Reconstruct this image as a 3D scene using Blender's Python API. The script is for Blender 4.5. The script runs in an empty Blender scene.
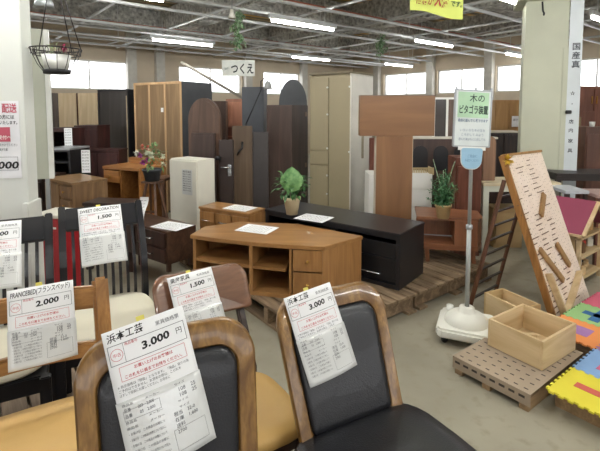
import bpy, bmesh, math, random
from mathutils import Vector, Matrix
random.seed(7)
PI = math.pi
sc = bpy.context.scene
COL = sc.collection
# ---------------------------------------------------------------- camera
F_PX, CX, CY, EYE, PITCH = 440.0, 300.0, 143.0, 1.45, math.radians(4.29)
SP, CP = math.sin(PITCH), math.cos(PITCH)
cam = bpy.data.cameras.new('camera'); cam_o = bpy.data.objects.new('camera', cam); COL.objects.link(cam_o)
cam.sensor_width = 36; cam.lens = 36 * F_PX / 600; cam.shift_y = -(225.5 - CY) / 600
cam_o.location = (0, 0, EYE); cam_o.rotation_euler = (PI / 2 - PITCH, 0, 0); cam.clip_start = 0.02
sc.camera = cam_o

def ray(px, py):
    a, b = (px - CX) / F_PX, (CY - py) / F_PX
    return Vector((a, CP + b * SP, -SP + b * CP))
def G(px, py, z=0.0):          # where a photo point meets height z
    d = ray(px, py); t = (z - EYE) / d.z
    return Vector((d.x * t, d.y * t, z))
def D(px, py, Y):              # a photo point at distance Y
    d = ray(px, py); t = Y / d.y
    return Vector((d.x * t, Y, EYE + d.z * t))
def Zt(py, Y): return D(300, py, Y).z
E1 = Vector((.8, .6, 0)); E2 = Vector((-.6, .8, 0)); RE = math.atan2(.6, .8)

# ---------------------------------------------------------------- materials
def lin(h):
    h = h.lstrip('#'); o = []
    for i in (0, 2, 4):
        c = int(h[i:i + 2], 16) / 255
        o.append(c / 12.92 if c <= .04045 else ((c + .055) / 1.055) ** 2.4)
    return (*o, 1)
MC = {}
def base(name, rough=.5, metal=0.0, spec=.5, coat=0.0):
    m = bpy.data.materials.new(name); m.use_nodes = True; nt = m.node_tree
    b = nt.nodes['Principled BSDF']; b.inputs['Roughness'].default_value = rough
    b.inputs['Metallic'].default_value = metal; b.inputs['Specular IOR Level'].default_value = spec
    b.inputs['Coat Weight'].default_value = coat
    return m, nt, b
def mixc(nt, fac, c1, c2, mode='MIX'):
    n = nt.nodes.new('ShaderNodeMix'); n.data_type = 'RGBA'; n.blend_type = mode
    for i, v in ((0, fac), (6, c1), (7, c2)):
        if hasattr(v, 'is_linked'): nt.links.new(v, n.inputs[i])
        else: n.inputs[i].default_value = v
    return n.outputs[2]
def noise(nt, scale, detail=3, vec=(1, 1, 1), coord='Object', dist=0.0, rot=(0, 0, 0)):
    tc = nt.nodes.new('ShaderNodeTexCoord'); mp = nt.nodes.new('ShaderNodeMapping')
    nt.links.new(tc.outputs[coord], mp.inputs[0]); mp.inputs['Scale'].default_value = vec; mp.inputs['Rotation'].default_value = rot
    n = nt.nodes.new('ShaderNodeTexNoise'); n.inputs['Scale'].default_value = scale; n.inputs['Detail'].default_value = detail
    n.inputs['Distortion'].default_value = dist
    nt.links.new(mp.outputs[0], n.inputs['Vector']); return n.outputs['Fac'], mp.outputs[0]
def ramp(nt, src, a, b):
    r = nt.nodes.new('ShaderNodeMapRange'); r.inputs[1].default_value = a; r.inputs[2].default_value = b
    nt.links.new(src, r.inputs[0]); return r.outputs[0]
def bump(nt, b, src, s, d=.01):
    n = nt.nodes.new('ShaderNodeBump'); n.inputs['Strength'].default_value = s; n.inputs['Distance'].default_value = d
    nt.links.new(src, n.inputs['Height']); nt.links.new(n.outputs[0], b.inputs['Normal'])
def wood(light, dark, axis='z', rough=.4, scale=1.0, coat=0.0, amt=1.0):
    k = ('w', light, dark, axis, rough, scale, coat, amt)
    if k in MC: return MC[k]
    m, nt, b = base('wood', rough, coat=coat)
    s = {'x': (.12, 1, 1), 'y': (1, .12, 1), 'z': (1, 1, .12)}[axis]
    s2 = {'x': (.03, 1, 1), 'y': (1, .03, 1), 'z': (1, 1, .03)}[axis]
    n1, _ = noise(nt, 14 * scale, 4, s, dist=1.2); n2, _ = noise(nt, 90 * scale, 3, s2)
    c = mixc(nt, ramp(nt, n1, .35, .68), lin(dark), lin(light))
    f = nt.nodes.new('ShaderNodeMath'); f.operation = 'MULTIPLY'; f.inputs[1].default_value = .45 * amt
    nt.links.new(ramp(nt, n2, .42, .62), f.inputs[0])
    c = mixc(nt, f.outputs[0], c, lin(dark))
    nt.links.new(c, b.inputs['Base Color']); bump(nt, b, n2, .12, .002)
    MC[k] = m; return m
def plain(col, rough=.5, metal=0.0, spec=.5, coat=0.0, var=.12, vs=6.0, bmp=0.0, bs=60):
    k = ('p', col, rough, metal, spec, coat, var, vs, bmp, bs)
    if k in MC: return MC[k]
    m, nt, b = base('paint', rough, metal, spec, coat)
    n1, _ = noise(nt, vs, 4); c = lin(col)
    d = tuple(x * (1 - var * 1.6) for x in c[:3]) + (1,)
    nt.links.new(mixc(nt, ramp(nt, n1, .3, .7), d, c), b.inputs['Base Color'])
    if bmp: n2, _ = noise(nt, bs, 3); bump(nt, b, n2, bmp, .004)
    MC[k] = m; return m
def emis(col, s):
    k = ('e', col, s)
    if k in MC: return MC[k]
    m, nt, b = base('lamp_glow', .5); b.inputs['Base Color'].default_value = lin(col)
    b.inputs['Emission Color'].default_value = lin(col); b.inputs['Emission Strength'].default_value = s
    MC[k] = m; return m
WALNUT = wood('#9c763f', '#664622', 'z', .30, 1.6, .3)
OAK = wood('#b98a55', '#8c6238', 'z', .34, 1.4, .2)
HONEY = wood('#a87d4d', '#8b6339', 'x', .3, .8, .2)
HONEYZ = wood('#a97c4b', '#8c6339', 'z', .35, .8, .15)
PALLET = wood('#9b8468', '#64523e', 'y', .85, 1.2)
RAWPINE = wood('#d9c39c', '#bfa47a', 'x', .6, .8, 0, .6)
DARKW = wood('#412d25', '#241915', 'z', .35, 1)
REDW = wood('#7c4c3c', '#583225', 'z', .35, 1)
BLACKW = plain('#191a1f', .32, var=.1, coat=.15)
LEATHER = plain('#1c1d22', .36, var=.15, bmp=.25, bs=220, coat=.1)
BLACKM = plain('#17171a', .45)
CHROME = plain('#c8ccd0', .25, metal=.9, var=.03)
GREYM = plain('#a9adb0', .4, metal=.5)
BRASS = plain('#b98f4a', .3, metal=.8)
WHITE = plain('#e6e6e0', .4, var=.04)
OFFW = plain('#d9d6c9', .5, var=.05)
PAPER = plain('#f0f1f2', .55, var=.03)
SLEEVE = plain('#dcdedd', .16, var=.04, coat=.6, bmp=.25, bs=18)
INK = plain('#15151a', .6); FAINT = plain('#55585e', .6); REDI = plain('#c8404a', .6)
TAPE = plain('#e9dd6a', .5)
TANSEAT = plain('#c7a05c', .55, var=.08, bmp=.12, bs=160)
CREAM = plain('#d5cfba', .55, var=.06, bmp=.12, bs=160)
SPRAY = plain('#e2e2dd', .95, var=.42, vs=14, bmp=1.0, bs=30)

# ---------------------------------------------------------------- mesh building
class MB:
    def __init__(s): s.v = []; s.f = []; s.sm = []
    def add(s, vs, fs, smooth=False, M=None):
        o = len(s.v); s.v += [(M @ Vector(v)) if M else Vector(v) for v in vs]
        s.f += [tuple(i + o for i in f) for f in fs]; s.sm += [smooth] * len(fs); return s
    def box(s, x0, x1, y0, y1, z0, z1, M=None):
        return s.add([(x, y, z) for x in (x0, x1) for y in (y0, y1) for z in (z0, z1)],
                     [(0, 1, 3, 2), (4, 6, 7, 5), (0, 4, 5, 1), (2, 3, 7, 6), (0, 2, 6, 4), (1, 5, 7, 3)], False, M)
    def bar(s, p, q, w, t, up=(0, 0, 1)):
        p, q = Vector(p), Vector(q); z = (q - p); L = z.length; z = z / L; u = Vector(up)
        if abs(z.dot(u)) > .98: u = Vector((0, 1, 0))
        x = u.cross(z).normalized(); y = z.cross(x)
        M = Matrix.Translation(p) @ Matrix((x, y, z)).transposed().to_4x4()
        return s.box(-w / 2, w / 2, -t / 2, t / 2, 0, L, M)
    def tube(s, pts, r, n=8, cap=True):
        pts = [Vector(p) for p in pts]; rr = r if hasattr(r, '__len__') else [r] * len(pts)
        vs = []; pu = None
        for i, p in enumerate(pts):
            t = (pts[min(i + 1, len(pts) - 1)] - pts[max(i - 1, 0)]).normalized()
            if pu is None: pu = t.orthogonal().normalized()
            u = (pu - t * pu.dot(t)).normalized(); pu = u; w = t.cross(u)
            vs += [p + (u * math.cos(a) + w * math.sin(a)) * rr[i] for a in [2 * PI * k / n for k in range(n)]]
        fs = [(i * n + k, i * n + (k + 1) % n, (i + 1) * n + (k + 1) % n, (i + 1) * n + k) for i in range(len(pts) - 1) for k in range(n)]
        s.add(vs, fs, True)
        if cap: s.add(vs[:n], [tuple(range(n))[::-1]]); s.add(vs[-n:], [tuple(range(n))])
        return s
    def lathe(s, prof, c=(0, 0, 0), n=24, M=None):
        c = Vector(c); vs = []
        for r, z in prof: vs += [c + Vector((r * math.cos(2 * PI * k / n), r * math.sin(2 * PI * k / n), z)) for k in range(n)]
        fs = [(i * n + k, i * n + (k + 1) % n, (i + 1) * n + (k + 1) % n, (i + 1) * n + k) for i in range(len(prof) - 1) for k in range(n)]
        return s.add(vs, fs, True, M)
    def prism(s, out, z0, z1, M=None, smooth=False):      # outline in xy
        n = len(out); vs = [(x, y, z0) for x, y in out] + [(x, y, z1) for x, y in out]
        s.add(vs, [tuple(range(n))[::-1], tuple(range(n, 2 * n))], False, M)
        return s.add(vs, [(i, (i + 1) % n, n + (i + 1) % n, n + i) for i in range(n)], smooth, M)
    def build(s, name, mat, parent=None, bev=0.0, seg=2, sub=0):
        me = bpy.data.meshes.new(name); me.from_pydata([tuple(v) for v in s.v], [], s.f)
        for p, k in zip(me.polygons, s.sm): p.use_smooth = k
        me.materials.append(mat)
        bm = bmesh.new(); bm.from_mesh(me); bmesh.ops.remove_doubles(bm, verts=bm.verts, dist=1e-5)
        if bev:
            ed = [e for e in bm.edges if len(e.link_faces) == 2 and e.calc_face_angle(0) > .6]
            try: bmesh.ops.bevel(bm, geom=ed, offset=bev, segments=seg, affect='EDGES', clamp_overlap=True)
            except Exception: pass
        bmesh.ops.recalc_face_normals(bm, faces=bm.faces); bm.to_mesh(me); bm.free()
        o = bpy.data.objects.new(name, me); COL.objects.link(o)
        if parent: o.parent = parent
        if bev and any(s.sm): o.modifiers.new('wn', 'WEIGHTED_NORMAL').keep_sharp = True
        if sub:
            md = o.modifiers.new('s', 'SUBSURF'); md.levels = md.render_levels = sub
        return o
def tag(o, label, cat, group=None):
    o['label'] = label; o['category'] = cat
    if group: o['group'] = group
    return o
def thing(name, label, cat, loc=(0, 0, 0), rz=0.0, group=None):
    o = bpy.data.objects.new(name, None); COL.objects.link(o); o.empty_display_size = .1
    o.location = loc; o.rotation_euler = (0, 0, rz); return tag(o, label, cat, group)
def struct(name, mb, mat, **k):
    o = mb.build(name, mat, None, **k); o['kind'] = 'structure'; return o
TX = {}
def txt(body, size, bold=0.0):
    k = (body, bold)
    if k not in TX:
        c = bpy.data.curves.new('t', 'FONT'); c.body = body; c.size = 1; c.resolution_u = 2; c.offset = bold
        o = bpy.data.objects.new('t', c); COL.objects.link(o); bpy.context.view_layer.update()
        dg = bpy.context.evaluated_depsgraph_get(); m = bpy.data.meshes.new_from_object(o.evaluated_get(dg))
        TX[k] = ([tuple(v.co) for v in m.vertices], [tuple(p.vertices) for p in m.polygons])
        bpy.data.objects.remove(o); bpy.data.curves.remove(c); bpy.data.meshes.remove(m)
    vs, fs = TX[k]; w = max([v[0] for v in vs] or [0])
    return [(x * size, y * size) for x, y, _ in vs], fs, w * size
def put(mb, body, x, z, size, width=None, y=-.0008, bold=0.0, shear=0.0, wf=None, rot=0.0):
    vs, fs, w = txt(body, size, bold); sx = (width / w) if width and w else 1
    cr, sr = math.cos(rot), math.sin(rot); out = []
    for a, b in vs:
        a, b = a * sx + b * shear, b
        q = Vector((x + a * cr - b * sr, y, z + a * sr + b * cr)); out.append(wf(q) if wf else q)
    mb.add(out, [f[::-1] for f in fs]); return mb
def rect_line(mb, x0, x1, z0, z1, t, y=-.0007, wf=None):
    L = []; n = 10
    for k in range(n):
        a, b = x0 + (x1 - x0) * k / n, x0 + (x1 - x0) * (k + 1) / n; L += [(a, b, z0, z0 + t), (a, b, z1 - t, z1)]
    for a, b, c, d in L + [(x0, x0 + t, z0, z1), (x1 - t, x1, z0, z1)]:
        q = [Vector(p) for p in ((a, y, c), (b, y, c), (b, y, d), (a, y, d))]
        mb.add([wf(v) if wf else v for v in q], [(0, 1, 2, 3)])

# ---------------------------------------------------------------- price tags
def price_tag(label, M, w, h, head, price, group=None, sleeve=True, pouch=.5):
    t = thing('price_tag', label, 'price tag', group=group); t.matrix_world = M
    def wf(v):
        u = v.x / w; q = -v.z / h
        return Vector((v.x, v.y - .010 * math.sin(PI * min(max(u, 0), 1)) * (.3 + q) - .008 * max(0, q - .55) * math.sin(3 * u + 1), v.z))
    def sheet(z0, z1, y, e=0):
        mb = MB(); n, m_ = 10, 10; vs = []
        for dy in (0, .0006):
            for j in range(m_ + 1):
                for i in range(n + 1): vs.append(wf(Vector((-e + (w + 2 * e) * i / n, y, z0 + (z1 - z0) * j / m_))) + Vector((0, dy, 0)))
        o = (n + 1) * (m_ + 1); fs = []
        for j in range(m_):
            for i in range(n):
                a = j * (n + 1) + i; fs += [(a, a + 1, a + n + 2, a + n + 1), (o + a + n + 1, o + a + n + 2, o + a + 1, o + a)]
        rim = [i for i in range(n + 1)] + [j * (n + 1) + n for j in range(1, m_ + 1)] + [m_ * (n + 1) + i for i in range(n - 1, -1, -1)] + [j * (n + 1) for j in range(m_ - 1, 0, -1)]
        for a, b in zip(rim, rim[1:] + rim[:1]): fs.append((a, o + a, o + b, b))
        return mb.add(vs, fs, True)
    sheet(-h, 0, 0).build('paper_sheet', PAPER, t)
    hp = -h * pouch
    if sleeve: sheet(-h - .004, hp, -.0018, .002).build('plastic_sleeve', SLEEVE, t)
    k = MB(); s = w / .2
    put(k, head, .008 * s, -.027 * s, .023 * s, min(.10 * s, .0215 * s * len(head)) if len(head) < 8 else w * .9, bold=.012, shear=.12, wf=wf, rot=.03)
    put(k, price.replace(',', '.'), .082 * s, -.068 * s, .025 * s, .070 * s, bold=.035, shear=.12, wf=wf, rot=.06)
    put(k, '円', .168 * s, -.062 * s, .017 * s, wf=wf)
    k.build('black_handwriting', INK, t)
    f = MB()
    rect_line(f, .006 * s, w - .008 * s, -.083 * s, -.036 * s, .0012 * s, wf=wf)
    rect_line(f, .006 * s, .042 * s, -.083 * s, -.036 * s, .0008 * s, wf=wf)
    if len(head) < 8: put(f, '家具価格票', .125 * s, -.025 * s, .012 * s, wf=wf)
    for i, ln in enumerate(('※ 表示価格は「税抜」となります。「現品」限りの為', 'ご予約はできません。お求めの際は、この札を', 'はずして係員にお渡しください。お早めに')):
        put(f, ln, .010 * s, (-.137 - i * .0095) * s, .0078 * s, (.172, .15, .12)[i] * s, wf=wf)
    for i in range(11):      # form below
        z = hp - .012 * s - i * (h * (1 - pouch) - .022 * s) / 11; y = -.0028
        if i in (1, 2): 
            put(f, '品番　　' + '1203'[i:] + '　2,000', .012 * s, z, .010 * s, .07 * s, y=y, wf=wf)
            put(f, '108　' + '25', .14 * s, z - .002, .013 * s, y=y, wf=wf)
        elif i > 4:
            put(f, '・お届け日　この商品の状態について記入して下さい'[:14 + (i * 5) % 8], .010 * s, z, .0068 * s, .085 * s, y=y, wf=wf)
            if i < 9: put(f, ('担当　32-0', '在庫　1,600', '送料', '2700')[i - 5], .118 * s, z, .011 * s, y=y, wf=wf)
        else: put(f, '商品名　　　メーカー　　　　サイズ', .010 * s, z, .0066 * s, .15 * s, y=y, wf=wf)
    rect_line(f, .010 * s, .095 * s, hp - .045 * s, hp - .022 * s, .0006 * s, y=-.0028, wf=wf)
    rect_line(f, .110 * s, w - .012 * s, -h + .012 * s, -h + .06 * s, .0006 * s, y=-.0028, wf=wf)
    f.build('printed_form', FAINT, t)
    r = MB()
    rect_line(r, .022 * s, w - .018 * s, -.124 * s, -.090 * s, .0009 * s, wf=wf)
    put(r, 'お買い上げのお客様は', .055 * s, -.103 * s, .0095 * s, wf=wf, bold=.01)
    put(r, 'この札を係員までお持ちください。', .030 * s, -.119 * s, .0095 * s, .14 * s, wf=wf, bold=.01)
    put(r, '中古', .0145 * s, -.064 * s, .010 * s, wf=wf)
    put(r, '商品番号', .045 * s, -.044 * s, .008 * s, wf=wf)
    n = 20
    for kx in range(n):
        a, b = 2 * PI * kx / n, 2 * PI * (kx + 1) / n; q = []
        for rr, an in ((.0135, a), (.0135, b), (.0145, b), (.0145, a)): q.append(wf(Vector((.024 * s + rr * s * math.cos(an), -.0007, -.060 * s + rr * s * math.sin(an)))))
        r.add(q, [(0, 1, 2, 3)])
    r.build('red_stamp', REDI, t)
    tp = MB(); tp.box(w * .42, w * .52, -.0022, -.0012, -.006, .010); tp.build('yellow_tape', TAPE, t)
    return t
def flat_sheet(label, px, py, z, w, h, rz, group='price sheets lying on furniture'):
    p = G(px, py, z + .0015); t = thing('price_sheet', label, 'price sheet', p, rz, group)
    MB().box(-w / 2, w / 2, -h / 2, h / 2, 0, .0012).build('paper_sheet', PAPER, t)
    f = MB(); M = Matrix.Rotation(-PI / 2, 4, 'X')
    for i in range(9):
        q = MB(); put(q, '家具商品 ご案内 価格 3,000 円 在庫'[:10 + (i * 7) % 9], -w * .44, h * .36 - i * h * .09, h * .045, w * .8 if i else w * .5)
        f.add([M @ v + Vector((0, 0, .0022)) for v in [Vector((v.x, 0, v.z)) for v in q.v]], q.f)
    # lay the text flat: x stays, local z becomes -y*-1
    f.v = [Vector((v.x, -v.y if False else v.y, .0018)) for v in f.v]
    f.build('printed_form', FAINT, t); return t

# ---------------------------------------------------------------- chairs
def outline(w, h, r, taper=0.0, n=6, y0=0.0):
    pts = []
    for cx, cy, a0 in ((w / 2 - r, h - r, 0), (-w / 2 + r, h - r, PI / 2), (-w / 2 + r * .3, r * .3, PI), (w / 2 - r * .3, r * .3, 1.5 * PI)):
        rr = r if cy > h / 2 else r * .3
        for i in range(n + 1):
            a = a0 + PI / 2 * i / n; pts.append((cx + rr * math.cos(a), cy + rr * math.sin(a)))
    return [(x * (1 - taper * (1 - y / h)), y + y0) for x, y in pts]
def seat_mesh(w, d, z0, z1, n=28, dome=.012, front=1.08):
    mb = MB(); rings = []
    for s, z in ((.90, z0), (1.0, z0 + (z1 - z0) * .35), (1.0, z0 + (z1 - z0) * .7), (.95, z1), (.75, z1 + dome * .6), (.4, z1 + dome), (.001, z1 + dome)):
        for k in range(n):
            a = 2 * PI * k / n; c, q = math.cos(a), math.sin(a)
            x = math.copysign(abs(c) ** .5, c) * w / 2; y = math.copysign(abs(q) ** .5, q) * d / 2
            rings.append((x * s * (1 + (front - 1) * (-y / d + .0) * 1.5), y * s, z))
    fs = [(i * n + k, i * n + (k + 1) % n, (i + 1) * n + (k + 1) % n, (i + 1) * n + k) for i in range(6) for k in range(n)]
    fs.append(tuple(range(n))[::-1]); return mb.add(rings, fs, True)
def chair_at(label, px, py, ztop, rz, ybt, z0, name='dining_chair', group=None, dx=0):
    p = G(px, py, ztop); R = Matrix.Rotation(rz, 3, 'Z'); q = p - R @ Vector((dx, ybt, 0)); q.z = z0
    return thing(name, label, 'chair', q, rz, group)
def framed_chair(label, px, py, z0, H, rz, W=.43, lean=.30, padtop=.075):
    yb = .20; hb = H - .42
    def bk(u, v, off=0.0):      # u across, v up the back, off forward (towards -y)
        y = yb + lean * v * (.75 + .5 * v) - .35 * (u * u) + .012
        return Vector((u, y - off, .42 + v * .985))
    t = chair_at(label, px, py, z0 + H, rz, bk(0, hb).y, z0)
    n = 10; O = outline(W, hb + .0, .085, .10, n, -.02); I = outline(W - .095, hb - padtop - .02, .05, .10, n, .02)
    N = len(O); vs = []
    for pts, off in ((O, .0), (O, .028), (I, .028), (I, .0)):
        vs += [bk(x, y, off) for x, y in pts]
    # soften: middle ridge
    fs = [(j * N + i, j * N + (i + 1) % N, ((j + 1) % 4) * N + (i + 1) % N, ((j + 1) % 4) * N + i) for j in range(4) for i in range(N)]
    MB().add(vs, fs, True).build('back_frame', WALNUT, t, bev=.005, seg=2)
    rings = []; I2 = outline(W - .097, hb - padtop - .022, .05, .10, n, .021); cx, cy = 0, (hb - padtop) / 2
    for s, off in ((1.0, .008), (1.0, .026), (.96, .034), (.85, .037), (.6, .038), (.3, .038), (.001, .038)):
        rings += [bk(cx + (x - cx) * s, cy + (y - cy) * s, off) for x, y in I2]
    fs = [(j * N + i, j * N + (i + 1) % N, (j + 1) * N + (i + 1) % N, (j + 1) * N + i) for j in range(6) for i in range(N)]
    fs.append(tuple(range(N))); MB().add(rings, fs, True).build('back_pad', LEATHER, t)
    seat_mesh(.53, .46, .375, .44).build('seat', LEATHER, t)
    a = MB(); a.box(-.19, .19, -.19, .19, .33, .374); a.build('seat_frame', WALNUT, t, bev=.005)
    for sx in (-1, 1):
        MB().bar((sx * .185, -.18, .35), (sx * .19, -.19, 0), .036, .036).build('leg', WALNUT, t, bev=.004)
        MB().bar((sx * .175, .19, .41), (sx * .18, .25, 0), .036, .04).build('leg', WALNUT, t, bev=.004)
    def M(u, v, roll, off=.042):
        o = bk(u, v, off); up = (bk(u, v) - bk(u, v - .2)).normalized(); x = (bk(u + .1, v) - bk(u - .1, v)).normalized()
        x = Vector((1, 0, 0)); y = up.cross(x).normalized()
        L = Matrix.Translation(o) @ Matrix((x, y, up)).transposed().to_4x4() @ Matrix.Rotation(roll, 4, 'Y')
        return Matrix.Translation(t.location) @ Matrix.Rotation(rz, 4, 'Z') @ L
    return t, M
def sweep(mb, pts, w, th):      # rectangular section, w along x, th across, path in yz
    vs = []
    for i, p in enumerate(pts):
        p = Vector(p); q = Vector(pts[min(i + 1, len(pts) - 1)]) - Vector(pts[max(i - 1, 0)]); q.normalize()
        nrm = Vector((0, q.z, -q.y)).normalized()
        for a, b in ((-1, -1), (1, -1), (1, 1), (-1, 1)): vs.append(p + Vector((a * w / 2, 0, 0)) + nrm * (b * th / 2))
    n = len(pts); fs = [(i * 4 + k, i * 4 + (k + 1) % 4, (i + 1) * 4 + (k + 1) % 4, (i + 1) * 4 + k) for i in range(n - 1) for k in range(4)]
    return mb.add(vs, fs + [(3, 2, 1, 0), (4 * n - 4, 4 * n - 3, 4 * n - 2, 4 * n - 1)])
def place_M(t, rz, o, up, roll):
    x = Vector((1, 0, 0)); y = up.cross(x).normalized()
    return Matrix.Translation(t.location) @ Matrix.Rotation(rz, 4, 'Z') @ Matrix.Translation(o) @ Matrix((x, y, up)).transposed().to_4x4() @ Matrix.Rotation(roll, 4, 'Y')
def slat_chair(label, px, py, z0, rz, H=.90, W=.37):
    def yb(z): v = (z - .43) / (H - .43); return .2 + .10 * v + .07 * v * v - .04 * math.sin(PI * v)
    t = chair_at(label, px, py, z0 + H, rz, yb(H), z0)
    zs = [H * i / 14 for i in range(15)]
    for sx in (-1, 1):
        pts = [(sx * W / 2, yb(z) if z > .43 else .2 + .10 * (.43 - z), z) for z in zs]
        sweep(MB(), pts, .030, .04).build('back_post', BLACKW, t, bev=.004)
        MB().bar((sx * .19, -.19, .40), (sx * .19, -.20, 0), .035, .035).build('leg', BLACKW, t, bev=.004)
    sweep(MB(), [(0, yb(z), z) for z in (H - .095, H - .05, H - .005)], W - .03, .022).build('top_rail', BLACKW, t, bev=.004)
    n = 9
    for i in range(n):
        x = (i - (n - 1) / 2) * (W - .06) / (n - .2)
        sweep(MB(), [(x, yb(z) + .002, z) for z in [.40 + (H - .09 - .40) * k / 8 for k in range(9)]], .013, .014).build('back_slat', BLACKW, t)
    seat_mesh(.38, .40, .40, .445).build('seat', CREAM, t)
    MB().box(-.195, .195, -.19, .19, .34, .40).build('seat_frame', BLACKW, t, bev=.004)
    up = Vector((0, yb(H) - yb(H - .25), .25)).normalized()
    def M(u, v, roll, off=.028): return place_M(t, rz, Vector((u, yb(v) - off, v)), up, roll)
    return t, M

DECK = .14
cA, MA = framed_chair('walnut dining chair with black leather back, closest to the camera', 167, 312, DECK, .82, math.radians(22), W=.41)
price_tag('price tag reading 3,000 yen on the closest walnut chair', MA(-.145, .402, -.19), .18, .30, '浜本工芸', '3,000')
cB, MB_ = framed_chair('walnut dining chair with black leather back and seat, set to the side by itself', 322, 279, 0, .84, math.radians(27), W=.435, lean=.47)
price_tag('price tag with long form hanging on the walnut chair beside the open concrete floor', MB_(-.180, .412, -.12), .185, .275, '浜本工芸', '3,000')
cD, MD = slat_chair('black slat-back chair with cream seat and 1,500 yen tag', 101, 205, DECK, math.radians(28), H=.84, W=.345)
price_tag('paper tag reading 1,500 yen on the black slat-back chair', MD(-.105, .84, -.03, .05), .19, .28, 'SWEET DECORATION', '1,500')
cE, ME = slat_chair('black slat-back chair cut by the picture edge below the red poster', -5, 220, DECK, math.radians(28), H=.84, W=.40)
price_tag('price tag on the black slat-back chair below the red poster', ME(-.09, .84, .0, .05), .19, .28, '匠工芸 椅子', '1,900')

def rail_chair():               # chestnut chair with two rails
    rz = math.radians(31); H = .755
    def yb(z): v = (z - .43) / (H - .43); return .2 + .11 * v
    t = chair_at('chestnut brown chair with open rail back and tan seat', 27, 290, DECK + H, rz, yb(H), DECK)
    for sx in (-1, 1):
        sweep(MB(), [(sx * .205, yb(z) if z > .43 else .2 + .1 * (.43 - z), z) for z in [H * i / 12 for i in range(13)]], .048, .042).build('back_post', OAK, t, bev=.009)
        MB().bar((sx * .2, -.19, .38), (sx * .2, -.20, 0), .038, .038).build('leg', OAK, t, bev=.006)
    OX = wood('#b98a55', '#8c6238', 'x', .34, 1.4, .2)
    for z, hh, nm in ((H - .055, .075, 'top_rail'), (.55, .05, 'lower_rail')):
        mb = MB(); vs = []; n = 10
        for i in range(n + 1):
            u = -.19 + .38 * i / n; bow = .03 * (1 - (u / .19) ** 2)
            for dy, dz in ((-.012, -hh / 2), (.012, -hh / 2), (.012, hh / 2), (-.012, hh / 2)): vs.append((u, yb(z) + bow + dy, z + dz))
        mb.add(vs, [(i * 4 + k, i * 4 + (k + 1) % 4, (i + 1) * 4 + (k + 1) % 4, (i + 1) * 4 + k) for i in range(n) for k in range(4)] + [(3, 2, 1, 0), (4 * n, 4 * n + 1, 4 * n + 2, 4 * n + 3)])
        mb.build(nm, OX, t, bev=.006)
    seat_mesh(.46, .44, .385, .435).build('seat', TANSEAT, t)
    MB().box(-.19, .19, -.18, .18, .32, .385).build('seat_frame', OAK, t, bev=.005)
    up = Vector((0, .11, .33)).normalized()
    M = place_M(t, rz, Vector((-.05, yb(.75) - .035, .775)), up, .0)
    price_tag('price tag reading 2,000 yen on the chestnut rail-back chair', M, .175, .22, 'FRANCEBED(フランスベッド)', '2,000', pouch=.52)
rail_chair()
def panel_chair():              # wide curved back board, tan seat
    rz = math.radians(30); H = .78; W = .40
    PK = wood('#80593f', '#64432f', 'x', .35, 1, .25)
    def P(u, z, o=0): return Vector((u, .2 + .20 * (z - .43) / .3 - .9 * u * u + .03 - o, z))
    t = chair_at('brown chair with wide curved back board and tan seat', 196, 267, H, rz, P(0, H).y, 0)
    hb = .155; n = 7; O = outline(W, hb, .05, .03, n, H - hb); N = len(O); rings = []; cy = H - hb / 2
    for s, o in ((.001, .0), (.5, 0), (.9, 0), (.98, .002), (1, .008), (1, .016), (.98, .022), (.9, .024), (.5, .024), (.001, .024)):
        rings += [P(x * s, cy + (y - cy) * s, o) for x, y in O]
    MB().add(rings, [(j * N + i, j * N + (i + 1) % N, (j + 1) * N + (i + 1) % N, (j + 1) * N + i) for j in range(9) for i in range(N)], True).build('back_board', PK, t)
    for sx in (-1, 1):
        sweep(MB(), [(sx * .15, P(.15, z).y + .015 if z > .43 else .215 + .1 * (.43 - z), z) for z in [.70 * i / 10 for i in range(11)]], .03, .032).build('back_post', DARKW, t, bev=.006)
        MB().bar((sx * .155, -.16, .38), (sx * .16, -.18, 0), .034, .034).build('leg', DARKW, t, bev=.006)
        MB().bar((sx * .156, -.16, .2), (sx * .152, .22, .2), .018, .024).build('stretcher', DARKW, t)
    seat_mesh(.39, .39, .38, .43, dome=.018).build('seat', TANSEAT, t)
    MB().box(-.155, .155, -.165, .18, .34, .38).build('seat_frame', DARKW, t, bev=.005)
    up = Vector((0, .2, .3)).normalized()
    price_tag('price tag reading 1,500 yen taped to the curved back board', place_M(t, rz, Vector((-.14, P(.14, H - .01).y - .05, H + .002)), up, -.08), .185, .27, '東海家具', '1,500', pouch=.55)
panel_chair()

# ---------------------------------------------------------------- pallets
def pallet(label, o, rz, lx, ly, h=DECK, nb=9, group='wooden pallets used as display platforms', m=PALLET):
    t = thing('wooden_pallet', label, 'pallet', o, rz, group); a = MB(); w = lx / nb
    for i in range(nb): a.box(i * w + .007, (i + 1) * w - .007, 0, ly, h - .02, h)
    a.build('deck_boards', m, t, bev=.002)
    for k in range(3):
        y = .04 + (ly - .13) * k / 2; MB().box(0.005, lx - .005, y, y + .05, .018, h - .02).build('stringer', m, t, bev=.002)
    b = MB()
    for k in range(3): x = .01 + (lx - .11) * k / 2; b.box(x, x + .09, 0, ly, 0, .018)
    b.build('bottom_boards', m, t); return t
C0 = Vector((.06, 2.48, 0))
names = ['under the honey wood media board and aisle edge', 'below the black sideboard edge', 'behind the media board', 'under the brown corner shelf', 'beneath the white cabinet', 'behind the orange panel', 'beneath the tall dark boards', 'under the olive wardrobe']
k = 0
for j in range(4):
    for i in range(2):
        k += 1
        if j == 3 or (i, j) == (1, 2): continue
        pallet('weathered wooden pallet ' + names[k - 1], C0 + E1 * i * 1.0 + E2 * j * 1.0, RE, .985, .985)
Q0 = Vector((-.169, 1.674, 0))
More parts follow.
